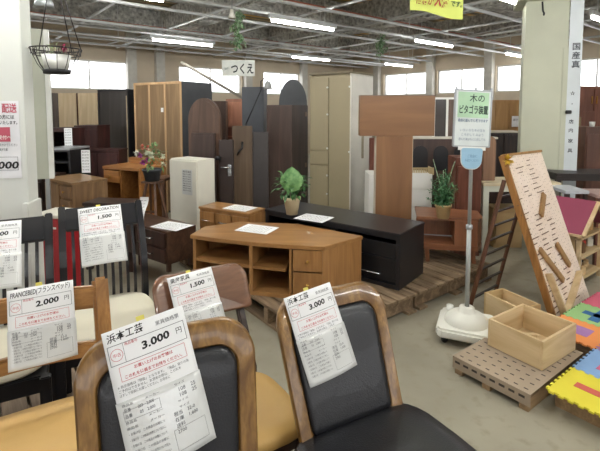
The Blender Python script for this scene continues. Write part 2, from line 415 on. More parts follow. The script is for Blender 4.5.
for (u, v), nm in zip(((-1.15, -1.16), (-1.15, .39), (-2.2, -.9), (-2.2, 0.1), (-2.2, 1.1)), ('below the closest walnut chair', 'below the black slat-back chair with the 1,500 yen tag', 'below the chestnut rail-back chair', 'in front of the red poster pillar', 'beside the red box')):
    pallet('grey-brown wooden pallet ' + nm, Q0 + E1 * u + E2 * v, RE, .985, .985 if v != .39 else .8, m=wood('#8d7a66', '#5a4b3e', 'y', .85, 1.2))

# ---------------------------------------------------------------- cabinets
def knob(par, x, z, y=-.02, m=BRASS, kind='knob'):
    if kind == 'knob': return MB().lathe([(.004, 0), (.004, -.012), (.011, -.016), (.012, -.022), (.001, -.025)], n=12, M=Matrix.Translation((x, y, z)) @ Matrix.Rotation(-PI / 2, 4, 'X')).build('knob', m, par)
    if kind == 'ring':
        return MB().tube([(x + .018 * math.cos(a), y - .006, z + .018 * math.sin(a)) for a in [PI + PI * i / 8 for i in range(9)]], .003, 6).box(x - .022, x + .022, y - .003, y, z - .004, z + .006).build('handle', m, par)
    return MB().tube([(x - .04, y, z), (x - .04, y - .02, z), (x + .04, y - .02, z), (x + .04, y, z)], .004, 6).build('handle', m, par)
def cabinet(name, label, cat, A, rz, w, d, h, m, fronts=(), legs=0.0, top=None, group=None, plinth=0.0, topm=None, open_=None, t_=.022):
    """A: front-left bottom corner, depth goes back along local +y"""
    t = thing(name, label, cat, A, rz, group); z0 = max(legs, 0)
    if open_:
        b = MB(); b.box(0, t_, 0, d, z0, h).box(w - t_, w, 0, d, z0, h).box(t_, w - t_, 0, d, z0, z0 + t_).box(t_, w - t_, d - .01, d, z0 + t_, h - t_)
        b.box(t_, w - t_, 0, d - .01, h - t_, h); b.build('body', m, t, bev=.0015)
        for z in open_: MB().box(t_, w - t_, .01, d - .01, z, z + .018).build('shelf', m, t)
    else: MB().box(0, w, 0, d, z0, h).build('body', m, t, bev=.003)
    if legs:
        for x in (.02, w - .05):
            for y in (.02, d - .05): MB().box(x, x + .03, y, y + .03, 0, z0).build('leg', m, t)
    if top: MB().box(-top, w + top, -top - .01, d, h, h + .022).build('top', topm or m, t, bev=.004)
    for f in fronts:
        kd, x0, x1, zz0, zz1, fm, hk = f
        o = MB().box(x0 + .003, x1 - .003, -.018, -.0005, zz0 + .003, zz1 - .003).build(kd, fm, t, bev=.003)
        if kd == 'door' and hk and 'P' in hk:
            MB().box(x0 + .05, x1 - .05, -.024, -.018, zz0 + .06, zz1 - .06).build('raised_panel', fm, o, bev=.006)
        if hk:
            xx = (x0 + x1) / 2 if 'c' in hk else (x1 - .035 if 'r' in hk else x0 + .035)
            zk = (zz0 + zz1) / 2
            if 'k' in hk: knob(o, xx, zk)
            if 'n' in hk: knob(o, xx, zk, kind='ring')
            if 'b' in hk: knob(o, xx, zk, m=CHROME, kind='bar')
            if 'v' in hk: MB().box(xx - .005, xx + .005, -.035, -.018, zk - .06, zk + .06).build('handle', BRASS, o)
    return t
def A_(px, py, z): p = G(px, py, z); return p
R_ = math.radians

# honey wood corner media board
def media_board():
    O = [(-.818, 3.21), (-.60, 3.115), (-.35, 3.03), (-.10, 2.965), (.164, 2.92), (.464, 3.18), (-.02, 3.53), (-.50, 3.60), (-.76, 3.44)]
    c = Vector((-.15, 3.25, DECK)); t = thing('media_board', 'honey brown wooden media board with curved front and open shelves', 'tv stand', c)
    L = [(x - c.x, y - c.y) for x, y in O]; m = HONEY; h = .385
    MB().prism(L, h - .028, h).build('top', m, t, bev=.003)
    def inset(k): return [(x * k, y * k + .0) for x, y in L]
    MB().prism(inset(.97), 0, .03).build('base', m, t, bev=.002)
    FL, FR, BR = [Vector((*p, 0)) for p in (L[0], L[4], L[5])]
    fdir = (FR - Vector((*L[3], 0))).normalized(); sdir = (BR - FR).normalized()
    def panel(nm, a, b, z0, z1, th=.022, mm=HONEYZ):
        a, b = Vector(a), Vector(b); d = (b - a).normalized(); n = Vector((-d.y, d.x, 0))
        q = [a, b, b + n * th, a + n * th]; return MB().prism([(p.x, p.y) for p in q], z0, z1).build(nm, mm, t, bev=.001)
    panel('side_panel', FR + Vector((-.01, .01, 0)), BR + Vector((-.01, 0, 0)), .03, h - .028)
    panel('side_panel', Vector((*L[8], 0)) * .97, FL * .97, .03, h - .028)
    panel('back_panel', BR * .95, Vector((*L[6], 0)) * .93, .03, h - .028, .01)
    panel('back_panel', Vector((*L[6], 0)) * .93, Vector((*L[7], 0)) * .95, .03, h - .028, .01)
    panel('back_panel', Vector((*L[7], 0)) * .95, Vector((*L[8], 0)) * .95, .03, h - .028, .01)
    sh = [(x * .95, y * .95) for x, y in L[:4]] + [(FR.x - .26, FR.y + .07), (L[6][0] * .9, L[6][1] * .9), (L[7][0] * .93, L[7][1] * .93), (L[8][0] * .93, L[8][1] * .93)]
    MB().prism(sh, .19, .21).build('shelf', m, t, bev=.001)
    dv = Vector((*L[2], 0)) * .985
    MB().prism([(dv.x - .012, dv.y + .004), (dv.x + .012, dv.y - .004), (dv.x + .10, dv.y + .35), (dv.x + .076, dv.y + .35)], .03, h - .028).build('divider', HONEYZ, t)
    a = FR - fdir * .225 + Vector((0, .012, 0)); panel('divider', a, a + Vector((.08, .32, 0)), .03, h - .028, .018)
    for z0, z1 in ((.205, h - .032), (.035, .195)):
        p, q = FR - fdir * .218, FR - fdir * .012; d = fdir; n = Vector((-d.y, d.x, 0))
        qd = [p, q, q + n * .018, p + n * .018]; o = MB().prism([(v.x, v.y) for v in qd], z0, z1).build('drawer', HONEYZ, t, bev=.002)
        c2 = (p + q) / 2; MB().lathe([(.005, 0), (.005, .012), (.011, .016), (.011, .022), (.001, .025)], n=12, M=Matrix.Translation((c2.x, c2.y, (z0 + z1) / 2)) @ Matrix.Rotation(PI / 2, 4, 'X')).build('knob', BRASS, o)
media_board()
flat_sheet('white price sheet lying on the honey media board', 257, 229, .525, .21, .28, R_(66))

# black sideboard
bz = R_(-38)
t = cabinet('black_sideboard', 'long low black sideboard with drop door and bar handle', 'sideboard', Vector((.72 - .788 * 1.30, 3.105 + .616 * 1.30, DECK)), bz, 1.30, .44, .40, BLACKW, open_=[.2], top=.006, group=None, t_=.03)
o = MB().box(.76, 1.26, .02, .035, .035, .33).build('door', BLACKM, t, bev=.002)
MB().tube([(.92, .02, .09), (.92, -.003, .09), (1.14, -.003, .09), (1.14, .02, .09)], .005, 8).build('handle', CHROME, o)
MB().box(.73, .75, .02, .42, .03, .37).build('divider', BLACKW, t)
flat_sheet('white price sheet lying on the black sideboard beside the potted plant', 314, 218, .567, .21, .27, R_(58))
# low chest
t = cabinet('low_chest', 'light brown low chest with three small drawers', 'chest', Vector((-.93, 4.02, DECK)), R_(-30), .575, .24, .40, HONEYZ, [('drawer', .01 + .19 * i, .19 + .19 * i, .23, .385, HONEYZ, 'cb') for i in range(3)] + [('drawer', .01 + .19 * i, .19 + .19 * i, .05, .22, HONEYZ, 'cb') for i in range(3)], top=.004, topm=HONEY)
flat_sheet('price sheet lying on the light brown low chest', 240, 208, .563, .19, .26, R_(60))
# dark two drawer chest
t = cabinet('dark_low_chest', 'dark brown low chest with drawers on thin black legs', 'chest', G(168, 274, DECK) - Vector((math.cos(R_(-37)), math.sin(R_(-37)), 0)) * .80, R_(-37), .80, .29, .34, wood('#5c4334', '#3b2920', 'x', .35, 1), legs=.07,
            fronts=[('drawer', .38, .79, .08, .20, DARKW, 'cb'), ('drawer', .38, .79, .205, .33, DARKW, 'cb'), ('drawer', .01, .37, .08, .33, DARKW, 'cb')])
flat_sheet('price sheet lying on the dark low chest with thin legs', 172, 226, .482, .21, .29, R_(62))
# white leaning cabinet
t = cabinet('white_cabinet', 'narrow white cabinet with a price paper on its front', 'cabinet', D(172, 225, 4.65).xy.to_3d() + Vector((0, 0, DECK)), R_(-34), .41, .24, .80, OFFW, [('door', .0, .41, .01, .79, OFFW, None)], group=None)
MWC = t.matrix_basis
tt = thing('price_tag', 'small printed price sheet taped on the white cabinet', 'price tag'); bpy.context.view_layer.update()
tt.matrix_world = t.matrix_world @ Matrix.Translation((.20, -.021, .70))
MB().box(0, .15, -.001, 0, -.26, 0).build('paper_sheet', plain('#cfd1cf', .5), tt)
f = MB()
for i in range(9): put(f, '商品名 価格 5,000 円', .012, -.03 - i * .024, .013 if i else .022, .12, y=-.0015, bold=.02)
f.build('printed_form', INK, tt)

# wood side chest with knobs (left)
CH = wood('#8e6f4e', '#6b5138', 'z', .4, .9)
t = cabinet('side_chest', 'brown wooden desk chest with brass knobs and small drawers', 'chest', D(72, 184, 4.25).xy.to_3d() - Vector((.788, -.616, 0)) * .58, R_(-38), .58, .36, .72, CH,
            [('door', .0, .33, .03, .70, CH, 'ck'), ('drawer', .34, .57, .58, .70, CH, 'ck'), ('drawer', .34, .57, .44, .56, CH, 'ck'), ('drawer', .34, .57, .2, .42, CH, 'ck')], top=.008, topm=wood('#9a7a56', '#745a3e', 'x', .3, .9))
t = cabinet('small_drawer_unit', 'dark brown drawer unit behind the white partition', 'chest', D(28, 178, 4.7).xy.to_3d(), R_(-8), .16, .4, .73, DARKW, [('drawer', .01, .15, .5 - .2 * i, .68 - .2 * i, DARKW, 'ck') for i in range(3)])
# dark table edge before the desk
def table(name, label, A, rz, w, d, h, m, th=.03, lw=.05, topm=None, apron=0, group=None, drawer=None):
    t = thing(name, label, 'table', A, rz, group)
    MB().box(0, w, 0, d, h - th, h).build('tabletop', topm or m, t, bev=.004)
    for x in (.01, w - lw - .01):
        for y in (.01, d - lw - .01): MB().box(x, x + lw, y, y + lw, 0, h - th).build('leg', m, t, bev=.003)
    if apron: MB().box(lw, w - lw, .02, .04, h - th - apron, h - th).box(.02, .04, lw, d - lw, h - th - apron, h - th).box(w - .04, w - .02, lw, d - lw, h - th - apron, h - th).build('apron', m, t)
    return t
table('dark_table', 'low dark table between the wooden chest and the black slat-back chair', D(82, 208, 3.9).xy.to_3d(), R_(-8), .48, .25, .62, DARKW, topm=DARKW)
# desk with hutch shelf
DK = wood('#a8743f', '#82552a', 'x', .4, 1)
def small_desk():
    t = thing('writing_desk', 'orange-brown small writing desk with one drawer and raised back', 'desk', D(103, 190, 4.95).xy.to_3d(), R_(-24)); t.scale = (.92, .92, 1.12)
    MB().box(0, .60, 0, .45, .70, .73).build('desktop', DK, t, bev=.004)
    MB().box(.05, .60, .38, .45, .73, .79).build('back_rail', DK, t, bev=.004)
    MB().box(0, .02, .02, .45, 0, .70).box(.56, .60, .02, .45, 0, .70).build('side_panel', DK, t)
    o = MB().box(.02, .27, 0.0, .02, .57, .69).build('drawer', DK, t, bev=.002); knob(o, .145, .63, 0)
    MB().box(.27, .285, .02, .45, .3, .7).box(.02, .56, .42, .44, .25, .7).box(.285, .56, .02, .42, .25, .27).build('shelf', DK, t)
small_desk()

# red box
t = thing('red_box', 'glossy red box with pale lid edge behind the black chairs', 'box', G(36, 300, 0), R_(-10))
RB = plain('#a3252b', .35, var=.08)
MB().box(0, .22, 0, .25, 0, .64).build('box_body', RB, t, bev=.006)
MB().box(-.004, .224, -.004, .254, .64, .665).build('lid', OFFW, t, bev=.004)
MB().box(.02, .20, -.003, 0, .56, .575).build('white_stripe', WHITE, t)

# ---------------------------------------------------------------- plants
def leaf(mb, p, d, L, w, droop=.3):
    d = Vector(d).normalized(); s = d.cross(Vector((0, 0, 1)));
    if s.length < .1: s = Vector((1, 0, 0))
    s.normalize(); n = s.cross(d); pts = []
    for t_, ww in ((0, .05), (.3, 1), (.65, .8), (1, .03)):
        c = p + d * L * t_ - Vector((0, 0, 1)) * droop * L * t_ * t_
        pts += [c - s * w / 2 * ww + n * w * .12 * ww, c, c + s * w / 2 * ww + n * w * .12 * ww]
    mb.add(pts, [(i * 3 + j, i * 3 + j + 1, i * 3 + j + 4, i * 3 + j + 3) for i in range(3) for j in range(2)], True)
def leafmat(a, b):
    m, nt, bs = base('leaf', .45); n1, _ = noise(nt, 30, 2); nt.links.new(mixc(nt, ramp(nt, n1, .35, .65), lin(a), lin(b)), bs.inputs['Base Color'])
    return m
def pot(t, r0, r1, h, m, soil=True, dish=False):
    MB().lathe([(0, 0), (r0, 0), (r1 * .97, h * .82), (r1 * 1.05, h * .84), (r1 * 1.06, h), (r1 * .96, h), (r1 * .9, h * .8), (0, h * .8)], n=28).build('pot', m, t)
    if soil: MB().lathe([(0, h * .86), (r1 * .92, h * .85)], n=20).build('soil', plain('#3a2b20', .9, bmp=.8), t)
def foliage_ball(n, c, R, L, w, up=.3, sz=(1, 1, 1), tri=1):
    mb = MB()
    for _ in range(n):
        d = Vector((random.gauss(0, 1), random.gauss(0, 1), random.gauss(0, 1) + up)).normalized()
        p = Vector(c) + Vector((d.x * sz[0], d.y * sz[1], d.z * sz[2])) * R * random.uniform(.25, 1)
        leaf(mb, p, d + Vector((random.gauss(0, .5), random.gauss(0, .5), random.gauss(0, .4))), L * random.uniform(.6, 1.2), w * random.uniform(.7, 1.2))
    return mb
POTM = plain('#cdbb97', .6, var=.05)
# leafy plant on black sideboard
t = thing('potted_plant', 'broad-leaved green plant in a cream pot on the black sideboard', 'plant', G(292, 214, .562 + .0)); t.scale = (1.15, 1.15, 1.2)
pot(t, .042, .062, .125, POTM)
foliage_ball(190, (0, 0, .21), .12, .055, .030, .5, (1, .9, .8)).build('foliage', leafmat('#214a20', '#527a44'), t)
mb = MB(); q = []
bl = [(0, -.02), (.05, .0), (.085, .05), (.08, .10), (.045, .15), (0, .19), (-.045, .15), (-.08, .10), (-.085, .05), (-.05, .0)]
pts = [Vector((x, -.10 + .25 * abs(x) + .10 * z, .19 + z * .85)) for x, z in bl]; cpt = Vector((0, -.12, .26))
mb.add([cpt] + pts, [(0, i + 1, (i + 1) % 10 + 1) for i in range(10)], True); mb.build('large_leaf', leafmat('#3d6e34', '#6f985c'), t)
MB().tube([(0, 0, .1), (0, -.03, .18), (0, -.10, .2)], .003, 6).build('stem', plain('#55703a', .5), t)
# fern on corner shelf
BR = wood('#94603f', '#784a30', 'x', .35, .8, .1); BRZ = wood('#94603f', '#784a30', 'z', .35, .8, .1)
shz = .40
def corner_shelf():
    A = G(416, 262, DECK); t = thing('corner_shelf', 'reddish brown corner shelf unit on tapered legs', 'shelf', A, R_(-12))
    w = .50; d = .34
    out = [(0, 0), (w, 0), (w + .05, .12), (w + .05, d), (0, d + .08)]
    MB().prism(out, shz - .025, shz).build('top', BR, t, bev=.003)
    MB().prism([(x, y) for x, y in out], .12, .17).build('lower_shelf', BR, t, bev=.003)
    MB().prism([(w - .19, .001), (w - .005, .001), (w + .045, .12), (w + .045, d - .02), (w - .19, d - .02)], .17, shz - .025).build('side_box', BRZ, t, bev=.002)
    MB().box(0.01, w - .19, d - .05, d - .03, .17, shz - .025).build('back_panel', BRZ, t)
    for x, y in ((.09, .05), (w - .03, .07), (.05, d - .02), (w - .02, d - .05)): MB().bar((x, y, .12), (x + .01, y, 0), .035, .035).build('leg', BRZ, t, bev=.003)
    MB().box(.02, w - .20, .05, .06, .23, .235).build('slot_rod', GREYM, t)
corner_shelf()
t = thing('potted_fern', 'feathery green plant in a tan pot on the corner shelf', 'plant', G(443, 218, DECK + shz + .001))
pot(t, .048, .066, .12, plain('#c7a878', .6, var=.05))
mb = MB()
for _ in range(80):
    a = random.uniform(0, 2 * PI); r = random.uniform(.02, .14); h = random.uniform(.02, .28) * (1.2 - r * 3)
    p0 = Vector((0, 0, .11)); p1 = Vector((r * math.cos(a), r * math.sin(a), .11 + h))
    mb.tube([p0, (p0 + p1) / 2 + Vector((0, 0, .03)), p1], .0015, 4, False)
    for i in range(16):
        q = p0.lerp(p1, .3 + .7 * i / 16); s = 1 if i % 2 else -1
        leaf(mb, q, (random.gauss(0, 1), random.gauss(0, 1), random.gauss(.3, .6)), .032, .012)
mb.build('foliage', leafmat('#2f5a3c', '#5d8c5a'), t)
mb = MB()
for a, L in ((2.4, .36), (.9, .34), (1.7, .27)): mb.tube([(0, 0, .12), (.03 * math.cos(a), 0, .26), (L * .38 * math.cos(a), -.02, .14 + L)], .003, 5)
mb.build('tall_stem', leafmat('#5f7a5a', '#9fb08f'), t)

# flowers on ladder stand
st = G(154, 243, DECK)
t = thing('plant_stand', 'brown folding plant ladder holding the flower pot', 'plant stand', st, R_(-15)); sh = .60; SW = wood('#6b4a35', '#4a3224', 'z', .5, 1)
for s1 in (-1, 1):
    for s2 in (-1, 1): MB().bar((s1 * .045, s2 * .03, sh), (s1 * .12, s2 * .14, 0), .022, .022).build('leg', SW, t)
for z in (.16, .32):
    MB().box(-.11 + z * .08, .11 - z * .08, -.14 + z * .20, -.125 + z * .20, z, z + .018).build('rung', SW, t)
MB().box(-.085, .085, -.06, .06, sh, sh + .018).build('top_plate', SW, t)
t = thing('flower_pot', 'dark pot of pink and white flowers on the plant stand', 'flowers', st + Vector((0, 0, sh + .019))); t.scale = (1.2, 1.2, 1.2)
pot(t, .055, .075, .10, plain('#2e3236', .5))
foliage_ball(120, (0, 0, .19), .10, .05, .02, .6, (1, .8, 1.1)).build('foliage', leafmat('#3d5f35', '#7d9a62'), t)
def blooms(nm, cols, n, col, spread, zc, seed):
    random.seed(seed)
    for _ in range(n):
        c = Vector((spread[0] + random.uniform(-1, 1) * spread[1], -.07 - random.random() * .04, zc + random.uniform(-1, 1) * spread[2])); mb = MB()
        for k in range(22):
            d = Vector((random.gauss(0, 1), random.gauss(-.5, .8), random.gauss(0, 1))); leaf(mb, c, d, .028, .016, 0)
        mb.build(nm, plain(col, .6), t)
blooms('pink_flower', 0, 4, '#a8469c', (-.03, .035, .04), .20, 1); blooms('white_flower', 0, 6, '#dfe3cc', (.06, .07, .06), .20, 2); blooms('white_flower', 0, 2, '#e6e6dc', (-.09, .02, .03), .24, 4); blooms('peach_flower', 0, 2, '#cf7f6b', (-.02, .04, .02), .29, 3)
# side table behind the stand + tag
table('dark_side_table', 'dark brown side table behind the flower stand', D(141, 205, 4.8).xy.to_3d(), R_(-8), .28, .30, .70, SW, lw=.035)
t = thing('paper_label', 'crumpled white paper label hanging by the plant stand', 'label', D(140, 197, 3.75))
mb = MB(); vs = []
for i in range(7):
    for x in (0, .075): vs.append((x - .016 * i / 2, .02 * math.sin(i * 1.1), -i * .034))
mb.add(vs + [(x, y + .001, z) for x, y, z in vs], [(i * 2, i * 2 + 1, i * 2 + 3, i * 2 + 2) for i in range(6)] + [(14 + i * 2 + 2, 14 + i * 2 + 3, 14 + i * 2 + 1, 14 + i * 2) for i in range(6)], True); mb.build('paper_sheet', PAPER, t)
f = MB(); [put(f, '価格 1,000', .012 - .016 * i / 2 * 1.1, -.03 - i * .034 / 1.2, .012, .05, y=-.022) for i in range(5)]; f.build('printed_form', FAINT, t)

# ---------------------------------------------------------------- big furniture behind
def back_unit(name, label, cat, px0, px1, Y, pyt, rz, d, m, sheets=1, side=None, z0=0.0, frame=None, group=None, hinges=False, studs=False, flat=False):
    """tall unit seen on its face between px0 and px1 (front-right or front-left corner at px1 / distance Y)"""
    P1 = D(px1, 120, Y); dr = Vector((math.cos(rz), math.sin(rz), 0))
    k = math.tan(0); rx = (px0 - CX) / F_PX / ray(px0, 120).y      # x/Y of far edge
    w = (P1.x - rx * P1.y) / (dr.x - rx * dr.y); A = P1 - dr * w; A.z = z0
    H = Zt(pyt, Y) - z0; t = thing(name, label, cat, A, rz, group)
    MB().box(0, w, .004, d, 0, H).build('body', side or m, t, bev=.004)
    for i in range(sheets):
        MB().box(i * w / sheets + .012, (i + 1) * w / sheets - .012, -.001, .004, .03, H - .03).build('back_sheet', m, t)
    fm = frame or m; b = MB()
    for i in range(sheets + 1): x = min(max(i * w / sheets - .014, 0), w - .028); b.box(x, x + .028, -.010, .004, .0, H)
    b.box(.028, w - .028, -.008, .004, H - .035, H).build('edge_frame', fm, t)
    return t, w, H
WB = wood('#957b5b', '#7a6247', 'z', .5, .7)
t, w, H = back_unit('wardrobe', 'tall brown wardrobe whose back shows three wood sheets', 'wardrobe', 135, 182, 6.0, 81, R_(-30), .62, WB, 3, side=plain('#4a4c50', .5), frame=wood('#caa983', '#b3916a', 'z', .5, .8))
MB().box(w * .58, w * .63, -.004, -.002, H - .42, H - .36).build('sticker', PAPER, t)
BK = plain('#33302f', .3, var=.2, coat=.2)
t, w, H = back_unit('wardrobe', 'tall glossy black-brown wardrobe beside the cream ones', 'wardrobe', 99, 129, 6.6, 89, R_(-24), .40, wood('#35312f', '#211e1d', 'z', .3, .5, .3), 1, side=BLACKM, frame=BLACKM)
MB().box(w * .94, w * .97, -.014, -.010, .4, H - .1).build('edge_strip', plain('#a9977c', .4), t)
CR = wood('#ead7b4', '#d1ba94', 'z', .5, .6)
back_unit('wardrobe', 'cream wood wardrobe next to the glass cabinet', 'wardrobe', 56, 77, 8.0, 93, R_(-15), .5, CR, 1, side=REDW)
back_unit('wardrobe', 'cream wood wardrobe next to the black-brown wardrobe', 'wardrobe', 79, 98, 7.8, 93, R_(-15), .5, CR, 1, side=REDW)
def glass_cab(name, label, px0, px1, Y, pyt, d, m, zs, lit=False):
    p = D(px0, 120, Y); w = (px1 - px0) / F_PX * Y; H = Zt(pyt, Y); t = thing(name, label, 'cabinet', (p.x, p.y, 0), R_(-8))
    MB().box(0, .02, 0, d, 0, H).box(w - .02, w, 0, d, 0, H).box(.02, w - .02, 0, d, 0, .02).box(.02, w - .02, d - .01, d, .02, H).box(.02, w - .02, 0, d, H - .02, H).build('body', m, t)
    for z in zs: MB().box(.02, w - .02, .02, d - .01, z, z + .018).build('shelf', m, t)
    gl = plain('#3a3f45', .08, spec=.8)
    dr = MB(); rect = (.005, w - .005, .25, H - .03)
    for a in ((0.005, .035, .25, H - .01), (w - .035, w - .005, .25, H - .01), (.035, w - .035, H - .05, H - .01), (.035, w - .035, .25, .29)): dr.box(a[0], a[1], -.016, -.001, a[2], a[3])
    o = dr.build('door', m, t); g, nt, b = base('cabinet_glass', .02); b.inputs['Transmission Weight'].default_value = 1; b.inputs['Base Color'].default_value = (.75, .8, .85, 1); b.inputs['IOR'].default_value = 1.12
    MB().box(.035, w - .035, -.010, -.006, .29, H - .05).build('glass_pane', g, o); return t
glass_cab('glass_cabinet', 'dark framed glass cabinet at the edge of the white partition', 43, 55, 7.0, 93, .12, wood('#5e5249', '#3e352e', 'z', .4, 1), [.5, .9, 1.3])
RD = wood('#4b2622', '#2c1513', 'z', .5, .6)
glass_cab('audio_cabinet', 'dark red-brown glazed cabinet with white topped shelf', 46, 73, 5.9, 128, .4, RD, [.5, .8, 1.0])
cabinet('dark_red_cabinet', 'glossy dark red cabinet in front of the cream wardrobes', 'cabinet', D(76, 150, 6.15).xy.to_3d(), R_(-4), .32, .35, Zt(127, 6.15), RD, [('door', .01, .31, .75, 1.18, RD, None), ('door', .01, .31, .1, .73, RD, None)], top=.01)
cabinet('audio_rack', 'low black audio rack with open shelves above the wooden chest', 'cabinet', D(45, 175, 5.2).xy.to_3d(), R_(-6), .33, .4, Zt(150, 5.2), BLACKM, open_=[.3, .62, .82], top=.004, topm=GREYM)
cabinet('dark_cupboard', 'dark red-brown cupboard beside the black audio rack', 'cabinet', D(77, 175, 5.62).xy.to_3d(), R_(-3), .56, .25, Zt(151, 5.62), RD, [('door', .01, .28, .05, .90, RD, 'rk'), ('door', .29, .55, .05, .90, RD, 'lk')], top=.01)
for (px, py, Y, w, h), lb in zip(((64, 128, 5.62, .10, .26), (81, 150, 4.98, .10, .26)), ('upper white paper slip on the dark red-brown glass cabinet', 'white paper slip hanging on the dark cupboard door')):
    t = thing('paper_label', lb, 'label', D(px, py, Y)); MB().box(0, w, 0, .001, -h, 0).build('paper_sheet', PAPER, t); f = MB()
    for i in range(7): put(f, '価格 2,000円 展示', .008, -.03 - i * h * .13, .02, w * .8, y=-.001)
    f.build('printed_form', FAINT, t)
# things on audio rack shelf
# arched headboards and boards
def board(name, label, px0, px1, Y, pyt, m, th=.04, rz=0.0, arch=0.0, z0=0.0, cat='board', group=None, mat2=None):
    a, b = D(px0, 120, Y), D(px1, 120, Y); w = (b.x - a.x) / math.cos(rz); H = Zt(pyt, Y) - z0
    t = thing(name, label, cat, (a.x, a.y, z0), rz, group)
    if arch:
        n = 20; hs = H - arch; out = [(0, 0), (w, 0)] + [(w / 2 + w / 2 * math.cos(PI * i / n), hs + arch * math.sin(PI * i / n)) for i in range(n + 1)]
        M = Matrix.Rotation(PI / 2, 4, 'X'); MB().prism(out, -th, 0, M).build('panel', m, t, bev=.004)
        out2 = [(w / 2 + (x - w / 2) * .9, .03 + (z) * .955) for x, z in out]
        MB().prism(out2, 0, .004, M).build('inner_panel', mat2 or m, t)
    else:
        MB().box(0, w, 0, th, 0, H).build('panel', m, t, bev=.004); MB().box(.02, w - .02, -.004, 0, .03, H - .03).build('inner_panel', mat2 or m, t)
    return t
BW = wood('#6a5244', '#4b382e', 'z', .4, .8)
board('headboard', 'dark brown arched bed headboard standing on end', 188, 221, 5.15, 98, BW, .06, R_(-12), .26, DECK, cat='headboard')
board('bed_panel', 'small dark rectangular bed panel leaning before the arched headboard', 191, 215, 4.95, 133, wood('#51403a', '#3a2c28', 'z', .4, .8), .05, R_(-10), 0, DECK, cat='board')
board('dark_board', 'narrow dark brown board between the headboard and desk sign', 221, 233, 5.6, 140, BW, .05, cat='board')
board('dark_brown_board', 'brown flat board with black hook below the grey panel', 232, 252, 5.45, 126, wood('#6f5c48', '#564535', 'z', .5, .6), .05, cat='board')
t = thing('wall_hook', 'black metal hook fixed on the brown flat board', 'hook', D(240, 150, 5.40)); MB().tube([(.03, 0, .1), (.03, -.02, .02), (0, -.03, 0), (-.03, -.03, -.06)], .012, 8).build('hook_arm', BLACKM, t)
board('slate_board', 'dark slate-brown board beside the hinged wardrobe', 252, 268, 5.5, 132, plain('#45403f', .45), .05, cat='board')
board('grey_board', 'tall slate grey panel under the desk-lamp', 242, 264, 6.5, 87, plain('#4a4d53', .5), .25, R_(-8), cat='board')
board('arched_grey_headboard', 'grey round-topped headboard behind the hinged wardrobe', 279, 307, 6.6, 79, plain('#55575b', .6), .06, 0, .38, cat='headboard')
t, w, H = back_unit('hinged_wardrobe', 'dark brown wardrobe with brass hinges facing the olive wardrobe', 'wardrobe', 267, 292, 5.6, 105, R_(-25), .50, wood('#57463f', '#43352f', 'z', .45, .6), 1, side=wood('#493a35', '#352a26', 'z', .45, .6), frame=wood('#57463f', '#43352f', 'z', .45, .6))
for z in (.3, .7, H - .12):
    MB().box(w, w + .003, .40, .46, z - .03, z + .03).build('hinge', plain('#8b7262', .4, metal=.5), t)
t = cabinet('red_wood_cupboard', 'reddish wooden cupboard with panelled door under the desk sign', 'cabinet', D(226, 120, 8.0).xy.to_3d(), R_(-6), .34, .45, Zt(99, 8.0), wood('#c08c74', '#a06c55', 'z', .4, .8), [('door', .01, .33, 1.16, 1.60, wood('#d69c80', '#b57a60', 'z', .4, .8), 'rP'), ('drawer', .01, .33, .98, 1.14, REDW, 'cb'), ('drawer', .01, .33, .8, .96, REDW, 'cb')])
board('brown_door_panel', 'dark brown panelled wardrobe door behind the arched headboard', 213, 226, 7.6, 101, BW, .2, cat='board')
# door handle piece
t = thing('door_leaf', 'dark door leaf with silver lever handle beside the white cabinet', 'door', D(219, 160, 4.85).xy.to_3d() + Vector((0, 0, DECK)), R_(-6)); Hh = Zt(140, 4.85) - DECK
MB().box(0, .16, 0, .035, 0, Hh).build('panel', plain('#3a2f2c', .4), t, bev=.003)
MB().box(.10, .14, -.006, 0, Hh - .40, Hh - .27).build('lock_plate', CHROME, t); MB().tube([(.12, 0, Hh - .30), (.12, -.04, Hh - .30), (.03, -.04, Hh - .30)], .009, 8).build('lever_handle', CHROME, t)
MB().lathe([(0, .03), (.028, .02), (.034, 0), (.028, -.02), (0, -.02)], (.0, -.03, Hh - .20), 16).build('black_knob', BLACKM, t)

# olive wardrobe
OL = plain('#998e72', .5, var=.05, vs=3)
P1 = D(351, 120, 5.25); rz = R_(-37); w = .60; dr = Vector((math.cos(rz), math.sin(rz), 0)); A = P1 - dr * w; A.z = 0; H = Zt(73, 5.25)
t = thing('olive_wardrobe', 'tall olive beige wardrobe with window light painted pale on its side panel', 'wardrobe', A, rz)
MB().box(0, w, .02, .03, .02, H - .02).box(0, .02, 0, .55, 0, H).box(.02, w, .02, .55, H - .02, H).box(.02, w - .02, .53, .55, 0, H).build('body', OL, t)
MB().box(w - .02, w, .0, .55, 0, H - .001).build('side_panel', plain('#dedbd2', .4, var=.1, vs=4), t, bev=.002)  # pale tone paints the window reflection into this side's colour
MB().box(w, w + .012, .26, .30, H * .45, H * .78).build('side_rail', plain('#9a917b', .5), t)
zd = H * .49
for x0, x1, zz0, zz1, nm in ((.01, w * .46, zd + .02, H - .04, 'door'), (w * .46 + .01, w - .01, .05, H - .04, 'door'), (.01, w * .46, zd - .16, zd + .01, 'drawer'), (.01, w * .46, .05, zd - .17, 'door')):
    o = MB().box(x0, x1, .0, .02, zz0, zz1).build(nm, OL, t, bev=.004)
    if nm == 'door':
        b = MB()
        for q in (zz0 + .03, (zz0 + zz1) / 2, zz1 - .12): b.lathe([(.0, -.004), (.012, -.004), (.012, .004), (.0, .004)], (0, 0, 0), 10, Matrix.Translation((x1 - .012, -.003, q)) @ Matrix.Rotation(PI / 2, 4, 'X'))
        b.build('white_stud', WHITE, o)
MB().box(-.01, w + .005, -.012, .56, H, H + .02).build('top', plain('#7a7058', .5), t, bev=.003)

